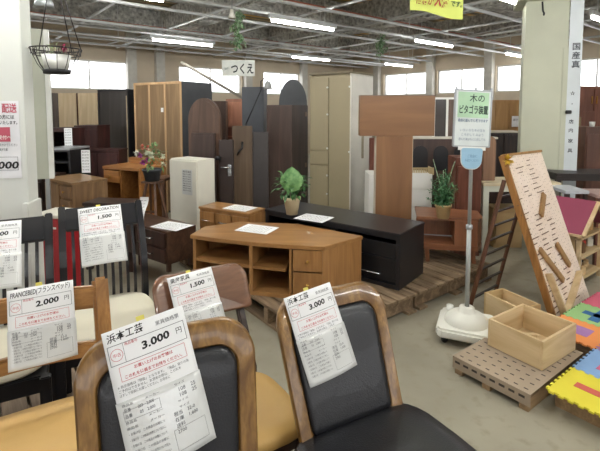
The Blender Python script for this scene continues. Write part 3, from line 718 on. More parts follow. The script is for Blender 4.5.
# orange-brown T shaped desk standing on end
OR = wood('#85603f', '#765235', 'x', .4, .5, .05, .3); ORz = wood('#876140', '#785336', 'z', .4, .5, .05, .3)
Yt = 3.98
a, b = D(360, 110, Yt), D(435, 110, Yt); t = thing('upended_desk', 'orange-brown T-shaped desk panel standing on end', 'desk', (a.x, a.y, DECK), 0)
w = b.x - a.x; z1, z2 = Zt(96, Yt) - DECK, Zt(136, Yt) - DECK
MB().box(0, w, 0, .10, z2, z1).build('cross_panel', OR, t, bev=.002); MB().box(0, w, 0, .10, z1, z1 + .008).build('edge_strip', plain('#6e5a4a', .4), t)
x0, x1 = D(376, 180, Yt).x - a.x, D(412, 180, Yt).x - a.x
MB().box(x0, x1, 0.0, .10, 0, z2 - .001).build('upright_panel', ORz, t, bev=.002)
MB().box(x0 - .006, x0, .01, .09, 0, z2 - .001).box(x1, x1 + .006, .01, .09, 0, z2 - .001).build('pale_edge', plain('#c9bfae', .4), t)
# white chest behind it with basket
t = cabinet('white_chest', 'white chest of drawers behind the orange-brown upright panel', 'chest', D(369, 190, 4.62).xy.to_3d(), R_(0), .67, .32, Zt(176, 4.5), WHITE, [('drawer', .33, .63, .62 - .19 * i, .79 - .19 * i, WHITE, None) for i in range(4)])
t = thing('rattan_basket', 'shallow pale rattan basket on the white chest', 'basket', D(413, 176, 4.64) + Vector((0, 0, .012)), 0)
mb = MB()
for i in range(13): mb.bar((i * .018, 0, 0), (i * .018, 0, .07), .012, .008)
mb.box(-.006, .222, -.004, .006, .066, .078).box(-.006, .222, 0, .2, 0, .004).box(-.006, 0, 0, .2, 0, .07).box(.216, .222, 0, .2, 0, .07).build('basket_weave', plain('#bda77c', .7), t)
BR2 = wood('#6e4a38', '#52352a', 'z', .4, .8)
board('brown_post_board', 'narrow reddish brown board in the gap of the T-shaped desk', 370, 377, 5.0, 138, REDW, .05, cat='board')
# dark cupboard with arches
t = cabinet('arched_cupboard', 'dark cupboard with arched openings below the white framed mirror', 'cabinet', D(411, 150, 5.0).xy.to_3d(), 0, .98, .35, Zt(139, 5.0), wood('#4d3830', '#362722', 'z', .4, .8), topm=plain('#cfc9bb', .4), top=.005)
for i in range(4):
    out = [(0, 0), (.17, 0)] + [(.085 + .085 * math.cos(PI * j / 10), .2 + .085 * math.sin(PI * j / 10)) for j in range(11)]
    MB().prism(out, 0, .006, Matrix.Translation((.02 + .235 * i, 0, .76)) @ Matrix.Rotation(PI / 2, 4, 'X')).build('arched_opening', BLACKM, t)
# mirror
t = thing('framed_mirror', 'white framed wardrobe mirror door behind the sign', 'mirror', D(434, 139, 5.05) + Vector((0, .05, .004)), 0)
w = .44; h = Zt(95, 5.1) - Zt(136, 5.1); b = MB(); 
for q in ((0, .022, 0, h), (w - .022, w, 0, h), (.022, w - .022, 0, .022), (.022, w - .022, h - .022, h), (.15, .175, .022, h - .022)): b.box(q[0], q[1], 0, .03, q[2], q[3])
b.build('mirror_frame', WHITE, t, bev=.002)
MB().box(.022, .15, .012, .02, .022, h - .022).build('mirror_glass', plain('#4f4b4b', .1), t); MB().box(.175, w - .022, .012, .02, .022, h - .022).build('wood_pane', BW, t)
# tall brown cabinet behind sign pole
cabinet('reddish_cabinet', 'red-brown cabinet standing behind the sign pole', 'cabinet', D(455, 200, 4.3).xy.to_3d(), R_(-4), .25, .3, Zt(158, 4.3), REDW, [('door', .01, .24, .4, .9, REDW, None), ('door', .01, .24, .05, .39, DARKW, None)])
# chair back board with rounded shoulder
t = board('rounded_board', 'light brown board with rounded top behind the blue sign', 484, 497, 4.5, 137, wood('#8c6a50', '#735540', 'z', .4, 1), .02, 0, .06, z0=.722)
# pine wardrobe
PW = wood('#c19a66', '#a98253', 'z', .45, .6)
t = cabinet('pine_wardrobe', 'honey pine wardrobe with two panelled doors beside the column', 'wardrobe', D(495, 120, 8.2).xy.to_3d(), R_(4), .62, .5, Zt(100, 8.2), PW, [('door', .02, .25, .3, 1.58, PW, 'rPv'), ('door', .26, .50, .3, 1.58, PW, 'lPv'), ('door', .50, .61, .3, 1.58, PW, None)])
t = thing('paper_label', 'white paper note on the pine wardrobe door', 'label', D(512, 116, 8.15)); MB().box(0, .14, 0, .001, -.20, 0).build('paper_sheet', PAPER, t); f = MB(); put(f, '展示', .02, -.09, .05, y=-.001); f.build('printed_form', FAINT, t)
cabinet('dark_low_cabinet', 'dark brown low cabinet between the sign and the column', 'cabinet', D(489, 140, 6.3).xy.to_3d(), 0, .50, .4, Zt(133, 6.3), DARKW, [('door', .01, .2, .1, 1.1, DARKW, None), ('door', .21, .45, .1, 1.1, DARKW, None)], top=.004, topm=plain('#c8bfb0', .4))
# right side wardrobes
RW = wood('#8c5a48', '#6c4233', 'z', .4, .6)
t = cabinet('red_brown_wardrobe', 'large reddish brown wardrobe with panelled doors near the picture edge', 'wardrobe', D(573, 110, 7.0).xy.to_3d(), R_(12), 1.2, .6, Zt(86, 7.0), RW, [('door', .02, .36, 1.43, Zt(86, 7) - .04, RW, 'rPv'), ('door', .38, .75, 1.43, Zt(86, 7) - .04, RW, 'lPv'), ('door', .77, 1.15, 1.43, Zt(86, 7) - .04, RW, 'lP')] + [('drawer', .02, 1.17, 1.43 - .24 * (i + 1), 1.42 - .24 * i, RW, None) for i in range(5)])
t, w, H = back_unit('olive_brown_wardrobe', 'olive-brown wardrobe back with a white sticker behind the column', 'wardrobe', 562, 581, 6.25, 117, R_(-20), .3, wood('#8d7752', '#74603f', 'z', .5, .5), 1, side=BLACKM)
MB().box(w * .5, w * .66, -.004, -.002, H - .2, H - .16).build('sticker', PAPER, t); MB().box(0, w, -.012, -.001, H * .66, H * .675).build('trim_rail', wood('#8d7752', '#74603f', 'z', .5, .5), t)
t = cabinet('brown_sideboard', 'brown wooden cabinet with a small white cup on it', 'cabinet', D(585, 150, 5.6).xy.to_3d(), R_(-10), .70, .4, Zt(127, 5.6), wood('#765040', '#5b3b2e', 'z', .4, .6), [('door', .01, .69, .68, 1.15, wood('#765040', '#5b3b2e', 'z', .4, .6), None), ('door', .01, .69, .05, .66, wood('#765040', '#5b3b2e', 'z', .4, .6), None)])
t = thing('white_cup', 'small white cup on top of the brown cabinet', 'cup', D(592, 127, 5.72) + Vector((0, .0, .003))); MB().lathe([(0, 0), (.03, 0), (.036, .065), (.033, .065), (.027, .005), (0, .005)], n=16).build('cup_body', WHITE, t)
table('black_table', 'long dark brown table in front of the brown cabinets', D(556, 190, 4.75).xy.to_3d(), R_(-4), 1.1, .45, .76, plain('#2c2320', .4), apron=.05)
table('grey_top_table', 'small table with pale grey top behind the doll house', D(565, 200, 4.05).xy.to_3d(), R_(-3), .22, .34, .70, plain('#3a2a26', .4), topm=plain('#bfc3c8', .4), lw=.03)
table('pink_top_table', 'small brown table with pinkish top near the picture edge', D(597, 200, 3.95).xy.to_3d(), R_(-3), .4, .34, .68, REDW, topm=plain('#b89a92', .4), lw=.035)
# white table
table('white_table', 'white wooden table behind the pegboard ladder', D(482, 220, 4.35).xy.to_3d(), R_(2), .80, .42, .72, plain('#d3d6c6', .5), lw=.06, apron=.06, topm=plain('#d8c9a8', .45))
# poles at corner: cardboard box lower
t = cabinet('cardboard_case', 'pale brown storage case under the white table', 'box', D(494, 225, 4.55).xy.to_3d(), 0, .30, .25, .42, plain('#b09468', .6), [('drawer', .01, .29, .05, .38, plain('#b09468', .6), None)])

# ---------------------------------------------------------------- column & partitions
CO = D(521, 150, 5.2); cz = R_(-21)
COL_M = plain('#c3c5b0', .6, var=.06, vs=3)
mb = MB(); M = Matrix.Translation((CO.x, CO.y, 0)) @ Matrix.Rotation(cz, 4, 'Z')
mb.box(0, .44, 0, .42, 0, 2.70, M).box(-.10, .60, -.08, .5, 2.70, 2.78, M).box(.02, .42, .02, .4, 2.78, 3.6, M).box(-.012, .035, -.012, .02, 0, 2.16, M).box(.39, .452, -.012, .02, 0, 2.16, M)
struct('trim_1', mb, COL_M, bev=.006)['label'] = 'greenish cream column casing'
mb = MB(); mb.box(.444, .575, -.014, -.002, 0, 2.695, M).box(.555, .575, -.002, .3, 0, 2.695, M)
t = mb.build('column_board', plain('#d5dcdf', .45, var=.05)); tag(t, 'pale blue-white board strip on the side of the cream column', 'board')
f = MB(); 
for i, (ch, s) in enumerate((('国', .085), ('産', .085), ('真', .085), ('☆', .05), ('・', .05), ('店', .05), ('内', .05), ('家', .05), ('具', .05))):
    z = (2.13, 2.03, 1.93, 1.62, 1.5, 1.30, 1.20, 1.08, .97)[i]
    q = MB(); put(q, ch, .475, z, s, y=-.016, bold=.02); f.add([M @ v for v in q.v], q.f)
t['x'] = 1; del t['x']
o = f.build('board_writing', FAINT, t)
t = thing('black_clip', 'small black clip on the edge of the column board', 'clip', D(566, 112, 5.02)); MB().box(-.01, .05, -.03, 0, -.02, .02).build('clip_body', BLACKM, t, bev=.005)
t = thing('black_hook', 'black hook hanging at the top of the cream column', 'hook', D(543, 9, 5.02)); MB().tube([(-.01, 0, .08), (0, 0, -.02), (.01, -.01, -.05), (0, -.02, -.07)], .01, 8).build('hook_arm', BLACKM, t)

# near pillar with poster
PB = plain('#d6d8d2', .55, var=.04, vs=2)
p = D(24, 110, 2.45); M = Matrix.Translation((p.x, p.y, 0)) @ Matrix.Rotation(R_(6), 4, 'Z')
mb = MB().box(-.60, 0, 0, .12, .0, 2.9, M); struct('trim_2', mb, PB, bev=.004)['label'] = 'white pillar face'
mb = MB().box(-.02, .012, -.03, .13, .0, .93, M); struct('trim_3', mb, plain('#dfe0da', .5), bev=.004)
pt = thing('wall_poster', 'white poster with red heading and red box on the pillar', 'poster'); pt.matrix_world = M @ Matrix.Translation((-.30, -.004, 1.50))
MB().box(0, .275, -.001, .001, -.43, 0).build('poster_sheet', plain('#e9e9ec', .5), pt)
f = MB(); put(f, '大型家具 配送', .02, -.06, .055, .245, y=-.003, bold=.02)
f.box(.02, .225, -.004, -.002, -.225, -.145).build('red_lettering', plain('#c0566a', .6), pt)
f = MB(); put(f, '組立て設置の方には', .06, -.098, .026, .19, y=-.003, bold=.02); put(f, '無料でおうかがいいたします。', .03, -.128, .022, .235, y=-.003, bold=.02)
put(f, '※詳しくはスタッフまでお声をかけてください', .02, -.25, .018, .24, y=-.003); put(f, 'ございます。別途料金', .05, -.275, .018, .16, y=-.003)
put(f, '000', .15, -.375, .055, .11, y=-.003, bold=.03, shear=.2); f.build('black_lettering', INK, pt)
f = MB(); put(f, '受付へ', .16, -.21, .024, y=-.0045, bold=.02); f.build('white_lettering', WHITE, pt)
rl = MB(); rect_line(rl, .0, .26, -.385, -.31, .002, y=-.003); rl.build('frame_print', FAINT, pt)
# partition behind it
p = D(22, 110, 3.5); M = Matrix.Translation((p.x, p.y, 0)) @ Matrix.Rotation(R_(20), 4, 'Z')
ph = Zt(28, 3.5)
t = thing('partition_panel', 'tall greenish grey partition panel with white edge behind the poster pillar', 'partition'); t.matrix_world = M
MB().box(-.15, .17, 0, .04, Zt(178, 3.6) - .0, ph).build('panel', plain('#b9bcad', .55, var=.05), t, bev=.003)
MB().box(.17, .205, -.004, .044, Zt(178, 3.6), ph).build('white_edge', plain('#e8e9e4', .4), t, bev=.002)
MB().box(-.13, -.10, 0, .04, 0, Zt(178, 3.6)).box(.14, .17, 0, .04, 0, Zt(178, 3.6)).build('support_post', GREYM, t)

# ---------------------------------------------------------------- sign stand
sb = G(466, 337, 0); t = thing('sign_stand', 'sign stand with green and white board on a white rolling base', 'sign', sb, R_(-24))
bw = .172; WB_ = plain('#dddcd2', .5, var=.06)
out = [(x * bw, y * bw) for x, y in ((-.85, -1), (.85, -1), (1, -.85), (1, .85), (.85, 1), (-.85, 1), (-1, .85), (-1, -.85))]
b1 = MB().prism(out, .045, .105).build('base', WB_, t, bev=.014)
MB().lathe([(.135, .10), (.13, .125), (.105, .15), (.065, .17), (.05, .175), (.045, .20), (.03, .205), (.0, .205)], n=28).build('water_tank', WB_, t)
MB().lathe([(.022, .0), (.022, .03), (0, .032)], (-.11, .10, .12), 12).build('filler_cap', WHITE, t)
for x in (-.12, .12):
    for y in (-.12, .12): MB().lathe([(0, -.011), (.02, -.011), (.022, 0), (.02, .011), (0, .011)], n=14, M=Matrix.Translation((x, y, .022)) @ Matrix.Rotation(PI / 2, 4, 'X')).box(x - .006, x + .006, y - .006, y + .006, .022, .05).build('caster', BLACKM, t)
top = 1.50
MB().tube([(0, 0, .2), (0, 0, .72)], .0145, 14).tube([(0, 0, .70), (0, 0, top)], .0115, 14).build('pole', plain('#a7aaa8', .45, metal=.4), t)
MB().lathe([(.0145, 0), (.02, .005), (.02, .03), (.0115, .035)], (0, 0, .70), 14).build('pole_clamp', GREYM, t)
Yb = sb.y
bt = bpy.data.objects.new('sign_board', None)
def sgn(nm, mb, m, M, par=t):
    bpy.context.view_layer.update(); mb.v = [t.matrix_world.inverted() @ (M @ v) for v in mb.v]; return mb.build(nm, m, par)
bpy.context.view_layer.update()
TL, TR, BL_ = D(456, 89, sb.y - .065), D(492, 91, sb.y - .025), D(456, 146, sb.y - .075)
xw = (TR - TL); W = xw.length * 1.0; xw.normalize(); dn = (BL_ - TL); Hh = dn.length; dn.normalize(); yw = (-dn).cross(xw).normalized()
MS = Matrix.Translation(TL) @ Matrix((xw, yw, xw.cross(yw))).transposed().to_4x4()
so = sgn('sign_board', MB().box(0, W, 0, .006, -Hh, 0), plain('#dfe6e4', .35), MS)
b = MB(); 
for q in ((-.004, .004, -Hh, 0), (W - .004, W + .004, -Hh, 0), (0, W, -.006, .002), (0, W, -Hh - .004, -Hh + .004)): b.box(q[0], q[1], -.004, .01, q[2], q[3])
for x in (.004, W * .55, W - .004): b.box(x - .006, x + .006, -.003, .006, 0, .016)
sgn('metal_frame', b, GREYM, MS)
sgn('green_heading', MB().box(.018, W - .018, -.002, 0, -Hh * .49, -.014), plain('#b9dcb9', .5), MS, so)
f = MB(); put(f, '木の', W * .38, -Hh * .2, .052, y=-.004, bold=.01); put(f, 'ピタゴラ装置', .022, -Hh * .41, .056, W - .044, y=-.004, bold=.02)
sgn('black_writing', f, plain('#2c4038', .6), MS, so)
f = MB(); put(f, '自由に遊んで 体験できます', .02, -Hh * .56, .02, W - .04, y=-.004, bold=.02); put(f, 'いろいろな木の玉を', .035, -Hh * .73, .018, W - .07, y=-.004); put(f, 'ころがして みよう', .045, -Hh * .81, .018, W - .09, y=-.004); put(f, '遊んだ後はもとに戻してね', .03, -Hh * .89, .018, W - .06, y=-.004)
sgn('small_writing', f, plain('#6a7f9a', .6), MS, so)
M2 = MS @ Matrix.Translation((W * .24, -.012, -Hh - .004)); r = outline(.125, .125, .05, -.12)
r = [(x + .06, y - .13) for x, y in [(a, .125 - b) for a, b in r]]
m2 = MB().prism([(x, y) for x, y in r], 0, .004, Matrix.Rotation(PI / 2, 4, 'X')); so2 = sgn('blue_plaque', m2, plain('#9cc4dd', .4), M2)
r3 = [(.06 + (x - .06) * 1.06, -.066 + (y + .066) * 1.07) for x, y in r]
sgn('plaque_rim', MB().prism(r3, -.004, -.001, Matrix.Rotation(PI / 2, 4, 'X')).box(-.03, .15, -.0, .004, -.018, .004), WHITE, M2)
f = MB(); put(f, 'ご自由に', .028, -.06, .02, .065, y=-.006); put(f, 'お遊びください', .012, -.085, .018, .095, y=-.006); sgn('small_writing', f, plain('#5f86ad', .5), M2, so2)

# ---------------------------------------------------------------- pegboard easel
def easel():
    BL = Vector((1.73, 2.87, .0)); ux = Vector((.80, .60, 0)); W = .60; back = Vector((-.246, .328, 0)) / .78; Hh = 1.11
    t = thing('marble_run_board', 'leaning marble run board full of slots with wooden strips', 'toy', BL)
    up = (back * .78 + Vector((0, 0, Hh))); L = up.length; up.normalize(); n = up.cross(ux).normalized()     # n: behind
    if n.y < 0: n = -n
    BL0 = Vector((0, 0, 0)); X = Matrix((ux, n, up)).transposed().to_4x4()
    m, nt, b = base('marble_run_plywood_glare', .32); n1, mp = noise(nt, 9, 3, (1, 1, 1))
    vo = nt.nodes.new('ShaderNodeTexVoronoi'); vo.inputs['Scale'].default_value = 52; vo.inputs['Randomness'].default_value = .25; nt.links.new(mp, vo.inputs['Vector'])
    f1 = nt.nodes.new('ShaderNodeMath'); f1.operation = 'LESS_THAN'; f1.inputs[1].default_value = .2; nt.links.new(vo.outputs['Distance'], f1.inputs[0])
    c = mixc(nt, n1, lin('#dfcbb8'), lin('#eee0d4')); nt.links.new(mixc(nt, f1.outputs[0], c, lin('#8f7766')), b.inputs['Base Color'])  # plywood lightened to pinkish cream, glare on the board put into the colour
    MB().box(.02, W - .01, 0, .012, 0, L, X).build('board', m, t)
    MB().box(-.005, .022, -.012, .035, 0, L + .01, X).build('side_rail', wood('#a5753f', '#7c5328', 'z', .4, 1), t, bev=.003)
    MB().box(.02, W, -.008, .03, L, L + .018, X).build('top_rail', wood('#b18a5a', '#8c6840', 'x', .4, 1), t, bev=.002)
    sl = MB(); random.seed(11)
    for r in range(30):
        z = .06 + r * (L - .1) / 30
        for c in range(3):
            x = .05 + c * .155 + random.uniform(-.02, .03); l = random.choice((.05, .08, .11, .06))
            if random.random() < .75: sl.box(x, min(x + l, W - .03), -.004, -.0005, z, z + .0055, X @ Matrix.Translation((0, 0, 0)) @ Matrix.Rotation(-.06, 4, 'Y'))
    sl.build('slot_pattern', plain('#6b4c38', .6), t)['kind'] = 'stuff'
    ST = wood('#b08a5e', '#8d6c46', 'z', .5, 1)
    for (x, z, l, a) in ((.24, L * .60, .21, .78), (.26, L * .20, .32, -.62), (.42, L * .26, .20, -.45)):
        MB().box(-.022, .022, -.022, -.004, 0, l, X @ Matrix.Translation((x, 0, z)) @ Matrix.Rotation(a, 4, 'Y')).build('wooden_strip', ST, t, bev=.002)
    for (x, z, l, a) in ((.10, .03, .30, -.12), (.11, .03, .46, 1.08)):
        MB().box(-.008, .008, -.05, -.004, 0, l, X @ Matrix.Translation((x, 0, z)) @ Matrix.Rotation(a, 4, 'Y')).build('bottom_rail', RAWPINE, t)
    f = MB(); ce = X @ Vector((.02, -.02, L - .03))
    for k in range(30):
        d = Vector((random.gauss(0, 1), -abs(random.gauss(0, .6)), random.gauss(0, 1))); leaf(f, ce, d, .05, .022, 0)
    f.build('yellow_bow', plain('#d9b23c', .6), t)
    # ladder support
    LT = wood('#6a4630', '#4a2f20', 'z', .4, 1)
    a0 = X @ Vector((.0, .045, L * .86)); a1 = a0 + ux * .36
    f0 = Vector((G(470, 306, 0)) - BL); f1_ = f0 + ux * .38 + Vector((0, .03, 0)); a1 = a0 + ux * .38 + Vector((0, .03, 0))
    MB().bar(f0, a0, .028, .022).build('ladder_rail', LT, t, bev=.002); MB().bar(f1_, a1, .024, .02).build('ladder_rail', LT, t, bev=.002)
    for k in range(8):
        q = .06 + k * .115; MB().bar(f0.lerp(a0, q), f1_.lerp(a1, q), .016, .012).build('rung', plain('#2b211d', .4), t)
easel()

# crates
def crate(label, A, rz, w, d, h, m=RAWPINE):
    t = thing('wooden_crate', label, 'crate', A, rz); th = .014
    MB().box(0, w, 0, th, 0, h).build('side_board', m, t, bev=.0015); MB().box(0, w, d - th, d, 0, h).build('side_board', m, t, bev=.0015)
    my = wood('#d9c39c', '#bfa47a', 'y', .6, .8, 0, .6)
    MB().box(0, th, th, d - th, 0, h).build('end_board', my, t, bev=.0015); MB().box(w - th, w, th, d - th, 0, h).build('end_board', my, t, bev=.0015)
    MB().box(th, w - th, th, d - th, 0, .01).build('bottom_board', m, t); return t
PH = .095
K = G(542, 371, PH + .006); rzc = math.atan2(.18, .29)
cr = crate('pale pine crate with loose wood sticks on the slotted pallet cover', K + Vector((-math.sin(rzc) * 0, 0, 0)), R_(34), .36, .31, .155)
Mc = Matrix.Translation(cr.location) @ Matrix.Rotation(R_(34), 4, 'Z')
for i, (x, y, a, l, z) in enumerate(((.05, .22, -.5, .17, .03), (.12, .22, -.9, .12, .05), (.07, .14, .3, .12, .02), (.2, .08, .1, .09, .012))):
    t = thing('wood_stick', 'pale wooden block stick lying in the pine crate', 'wood stick', Mc @ Vector((x, y, z)), R_(34) + a, 'loose sticks in the pine crate')
    MB().box(0, l, 0, .022, 0, .016).build('stick', RAWPINE, t, bev=.002); t.rotation_euler.y = -.12 if i < 2 else 0
K2 = G(481, 326, .05)
crate('darker pine crate behind the sign stand base', G(521, 334, .02), R_(25), .18, .30, .16, wood('#c7ab7c', '#a98c5e', 'x', .6, .8, 0, .6))
# slotted cover pallet
pc = G(530, 394, PH); fw = 0.37
t = thing('covered_pallet', 'pallet with slotted brown cardboard cover under the pine crate', 'pallet', (pc.x, pc.y, 0), RE)
Mw = wood('#a48763', '#7d6548', 'x', .7, 1)
for y in (0.005, .20, .36): MB().box(0, .60, y, y + .045, .0, PH - .022).build('stringer', Mw, t)
MB().box(0, .60, 0, .41, PH - .022, PH - .002).build('deck_boards', PALLET, t)
cv = MB().box(-.005, .60, -.006, .415, PH - .001, PH + .002).box(-.009, -.005, -.006, .415, PH - .062, PH + .002).build('slotted_cover', plain('#9d8c78', .8, var=.1), t)
s = MB()
for i in range(10):
    for j in range(8): s.box(.02 + i * .06 , .02 + i * .06 + .007, .02 + j * .05, .04 + j * .05, PH + .002, PH + .0028)
for j in range(8): s.box(-.0098, -.009, .02 + j * .05, .05 + j * .05, PH - .03, PH - .018)
s.build('slot_pattern', plain('#3c332b', .8), t)['kind'] = 'stuff'
# foam mats on pallet
MO = Vector((pc.x, pc.y, 0)) - E2 * .02 + E1 * .085; V2 = -E2
def mat_tile(label, i, j, col, shapes, ins):
    o = MO + E1 * (.30 * i) + V2 * (.305 * j + .02); t = thing('foam_mat_tile', label, 'foam mat', (o.x, o.y, PH + .004), RE, None)
    # local x = E1, local -y = V2
    s = .30; n = 7; out = []
    def edge(p, q, nx, ny, ph):
        for k in range(n):
            for fr, of in ((0.0, 0), (.30, 0), (.22, 1), (.78, 1), (.70, 0)):
                u = (k + fr) / n; e = .012 * of * (1 if ph else -1)
                out.append((p[0] + (q[0] - p[0]) * u + nx * e, p[1] + (q[1] - p[1]) * u + ny * e))
    edge((0, 0), (0, -s), -1, 0, 1); edge((0, -s), (s, -s), 0, -1, 0); edge((s, -s), (s, 0), 1, 0, 0); edge((s, 0), (0, 0), 0, 1, 1)
    MB().prism([(x * .992 + .001, y * .992 - .001) for x, y in out], 0, .010).build('tile_body', plain(col, .7, var=.05), t)
    if ins:
        b = MB(); 
        for q in shapes: b.box(q[0] * s, q[1] * s, -q[3] * s, -q[2] * s, .0101, .0112)
        b.build('letter_inlay', plain(ins, .7, var=.05), t)
mat_tile('yellow foam mat tile with a red bar inlay', 0, 0, '#d9cc3a', [(.42, .58, .22, .8)], '#c0574a')
mat_tile('blue foam mat tile with a pink ring inlay beside the yellow one', 1, 0, '#7fa3cf', [(.25, .38, .25, .85), (.65, .78, .25, .85), (.38, .65, .25, .38), (.38, .65, .72, .85)], '#c9637f')
mat_tile('purple foam mat tile with an orange inlay', 2, 0, '#9a6fa6', [(.3, .7, .2, .6)], '#dc8650')
mat_tile('green foam mat tile with a dark blue inlay', 3, 0, '#7fae6a', [(.2, .8, .4, .6), (.4, .6, .2, .85)], '#33679a')
mat_tile('orange foam mat tile touching the purple one', 2, -.96, '#dd8a4b', [(.3, .7, .3, .7)], '#9a6fa6')
mat_tile('pale green foam mat tile with a dark blue inlay near the marble run board', 3, -.96, '#8fb878', [(.15, .85, .4, .6), (.4, .6, .2, .85)], '#2f6396')
mat_tile('light blue foam mat tile at the picture edge', 1, 1, '#7fa3cf', [(.3, .7, .3, .7)], '#c9637f')
mat_tile('pink foam mat tile beside the doll house', 4, -.96, '#cc6078', [(.3, .7, .3, .7)], '#b64a55')
t = thing('mat_pallet', 'wooden pallet carrying the mats in front of the marble run board', 'pallet', (MO.x + E1.x * .6, MO.y + E1.y * .6, 0), RE)
for x in (.02, .42, .80): MB().box(x, x + .07, .0, .265, 0, PH - .03).build('stringer', Mw, t)
MB().box(.0, .90, 0.0, .27, PH - .03, PH + .003).build('deck_boards', PALLET, t)
t = thing('mat_pallet', 'wooden pallet carrying the coloured foam mats', 'pallet', (MO.x, MO.y, 0), RE)
for x in (.07, .5, 1.0): MB().box(x, x + .07, -.9, -.03, 0, PH - .03).build('stringer', Mw, t)
MB().box(.06, 1.5, -.9, -.03, PH - .03, PH + .003).build('deck_boards', PALLET, t)

# doll house
def doll_house():
    t = thing('doll_house', 'wooden doll house with a raspberry pink roof', 'doll house', Vector((2.25, 3.46, 0)), R_(38)); N = RAWPINE
    W, dpt = .50, .30; z1 = .46; zr = .69
    for x in (0, W - .03):
        for y in (0, dpt - .03): MB().box(x, x + .03, y, y + .03, 0, z1).build('post', N, t)
    for z in (.06, .24, .40): MB().box(0, W, 0, dpt, z, z + .018).build('floor_shelf', N, t)
    MB().box(.0, W, dpt - .012, dpt, .06, z1).build('back_wall', plain('#c9a97b', .6), t)
    MB().box(.0, .012, .04, dpt - .03, .06, z1).build('side_wall', plain('#b9996b', .6), t)
    rx = .22; a = Vector((-.07, 0, z1)); b = Vector((rx, 0, zr)); c = Vector((.51, 0, z1))
    for p, q, m in ((a, b, plain('#84344d', .6, var=.04)), (b, c, plain('#84344d', .6, var=.04))):
        d = (q - p).normalized(); n = Vector((-d.z, 0, d.x)); y0, y1 = -.03, dpt + .03
        MB().add([p + Vector((0, y0, 0)), q + Vector((0, y0, 0)), q + Vector((0, y1, 0)), p + Vector((0, y1, 0)), p + n * .012 + Vector((0, y0, 0)), q + n * .012 + Vector((0, y0, 0)), q + n * .012 + Vector((0, y1, 0)), p + n * .012 + Vector((0, y1, 0))],
                 [(3, 2, 1, 0), (4, 5, 6, 7), (0, 1, 5, 4), (1, 2, 6, 5), (2, 3, 7, 6), (3, 0, 4, 7)]).build('roof_panel', m, t)
        MB().bar(p + Vector((0, y0 - .008, .004)), q + Vector((0, y0 - .008, .004)), .016, .04, (0, 1, 0)).build('roof_edge', N, t)
    MB().bar(a + Vector((0, -.03, 0)), a + Vector((0, dpt + .03, 0)), .03, .02).build('eave', N, t)
    random.seed(5)
    toys = [('wooden_ball', '#b5432f'), ('toy_block', '#7a5a3c'), ('toy_block', '#d8b98a'), ('toy_block', '#9c3c50'), ('toy_block', '#5b4636'), ('toy_block', '#c9a06a'), ('toy_block', '#d9d4c4'), ('toy_block', '#6f4a3a')]
    R = Matrix.Translation(t.location) @ Matrix.Rotation(R_(38), 4, 'Z')
    for zi, z in enumerate((.078, .258, .418)):
        for i in range(7):
            x = .045 + i * .065; y = random.uniform(.03, .12); col = random.choice(toys)[1]; s = random.uniform(.02, .034); h = random.uniform(.03, .09)
            kind = 'wooden_ball' if (i + zi) % 4 == 1 else 'toy_block'
            lv = ('bottom', 'middle', 'top')[zi]
            if kind == 'wooden_ball':
                o = MB().lathe([(s * math.sin(PI * k / 8), s - s * math.cos(PI * k / 8)) for k in range(9)], n=14).build(kind, plain(col, .4))
            else:
                o = MB().box(-s, s, -s * .6, s * .6, 0, h).prism([(-s, 0), (s, 0), (0, s)], h, h + .012).build(kind, plain(col, .5), None, bev=.003)
            o.location = R @ Vector((x, y, z + .001)); o.rotation_euler.z = random.random()
            tag(o, 'small wooden toy %s on the %s shelf of the doll house' % ('ball' if kind == 'wooden_ball' else 'block', lv), 'toy', 'wooden toys on the %s doll house shelf' % lv)
doll_house()

# ---------------------------------------------------------------- hanging things
# basket
def hang_basket():
    Y = 2.6; c = D(57, 70, Y); t = thing('hanging_basket', 'black wire hanging basket with a white pot by the partition', 'hanging basket', c); k = F_PX / Y
    r1, r0 = .135, .062; z1, z0 = .12, -.02; m = plain('#211a1c', .5)
    w = MB(); ring = lambda r, z, n=32: [(r * math.cos(2 * PI * i / n), r * math.sin(2 * PI * i / n), z) for i in range(n + 1)]
    w.tube(ring(r1, z1), .004, 6, False).tube(ring(r0, z0), .004, 6, False).tube(ring((r1 * .86), z1 - .035), .003, 6, False)
    for i in range(12):
        a = 2 * PI * i / 12; w.tube([(r1 * math.cos(a), r1 * math.sin(a), z1), (r1 * .72 * math.cos(a), r1 * .72 * math.sin(a), .03), (r0 * math.cos(a), r0 * math.sin(a), z0)], .0022, 5)
        w.tube([((r1 * .95 + .0) * math.cos(a + .13 + .07 * math.cos(u)), (r1 * .95) * math.sin(a + .13 + .07 * math.cos(u)), z1 - .018 + .016 * math.sin(u)) for u in [2 * PI * q / 8 for q in range(9)]], .0022, 5)
    w.build('wire_frame', m, t)
    MB().lathe([(0, -.022), (r0 * 1.15, -.022), (r0 * 1.2, .0), (0, .002)], n=24).build('dark_tray', BLACKM, t)
    MB().lathe([(0, .003), (.06, .003), (.078, .085), (.07, .085), (.055, .01)], n=24).build('white_pot', WHITE, t)
    foliage_ball(50, (0, 0, .10), .06, .03, .012).build('foliage', leafmat('#8fae6a', '#c8d6b0'), t)
    f = MB()
    for q in range(18): leaf(f, Vector((.08, -.06, .125)), (random.gauss(0, 1), random.gauss(0, 1), random.gauss(0, 1)), .03, .015)
    f.build('pink_flower', plain('#a3435f', .6), t)
    top = Vector((-.0, .0, .62))
    for a in (2.8, 0.15, 1.4): MB().tube([(r1 * math.cos(a), r1 * math.sin(a), z1), top], .0032, 5).build('chain', m, t)
hang_basket()
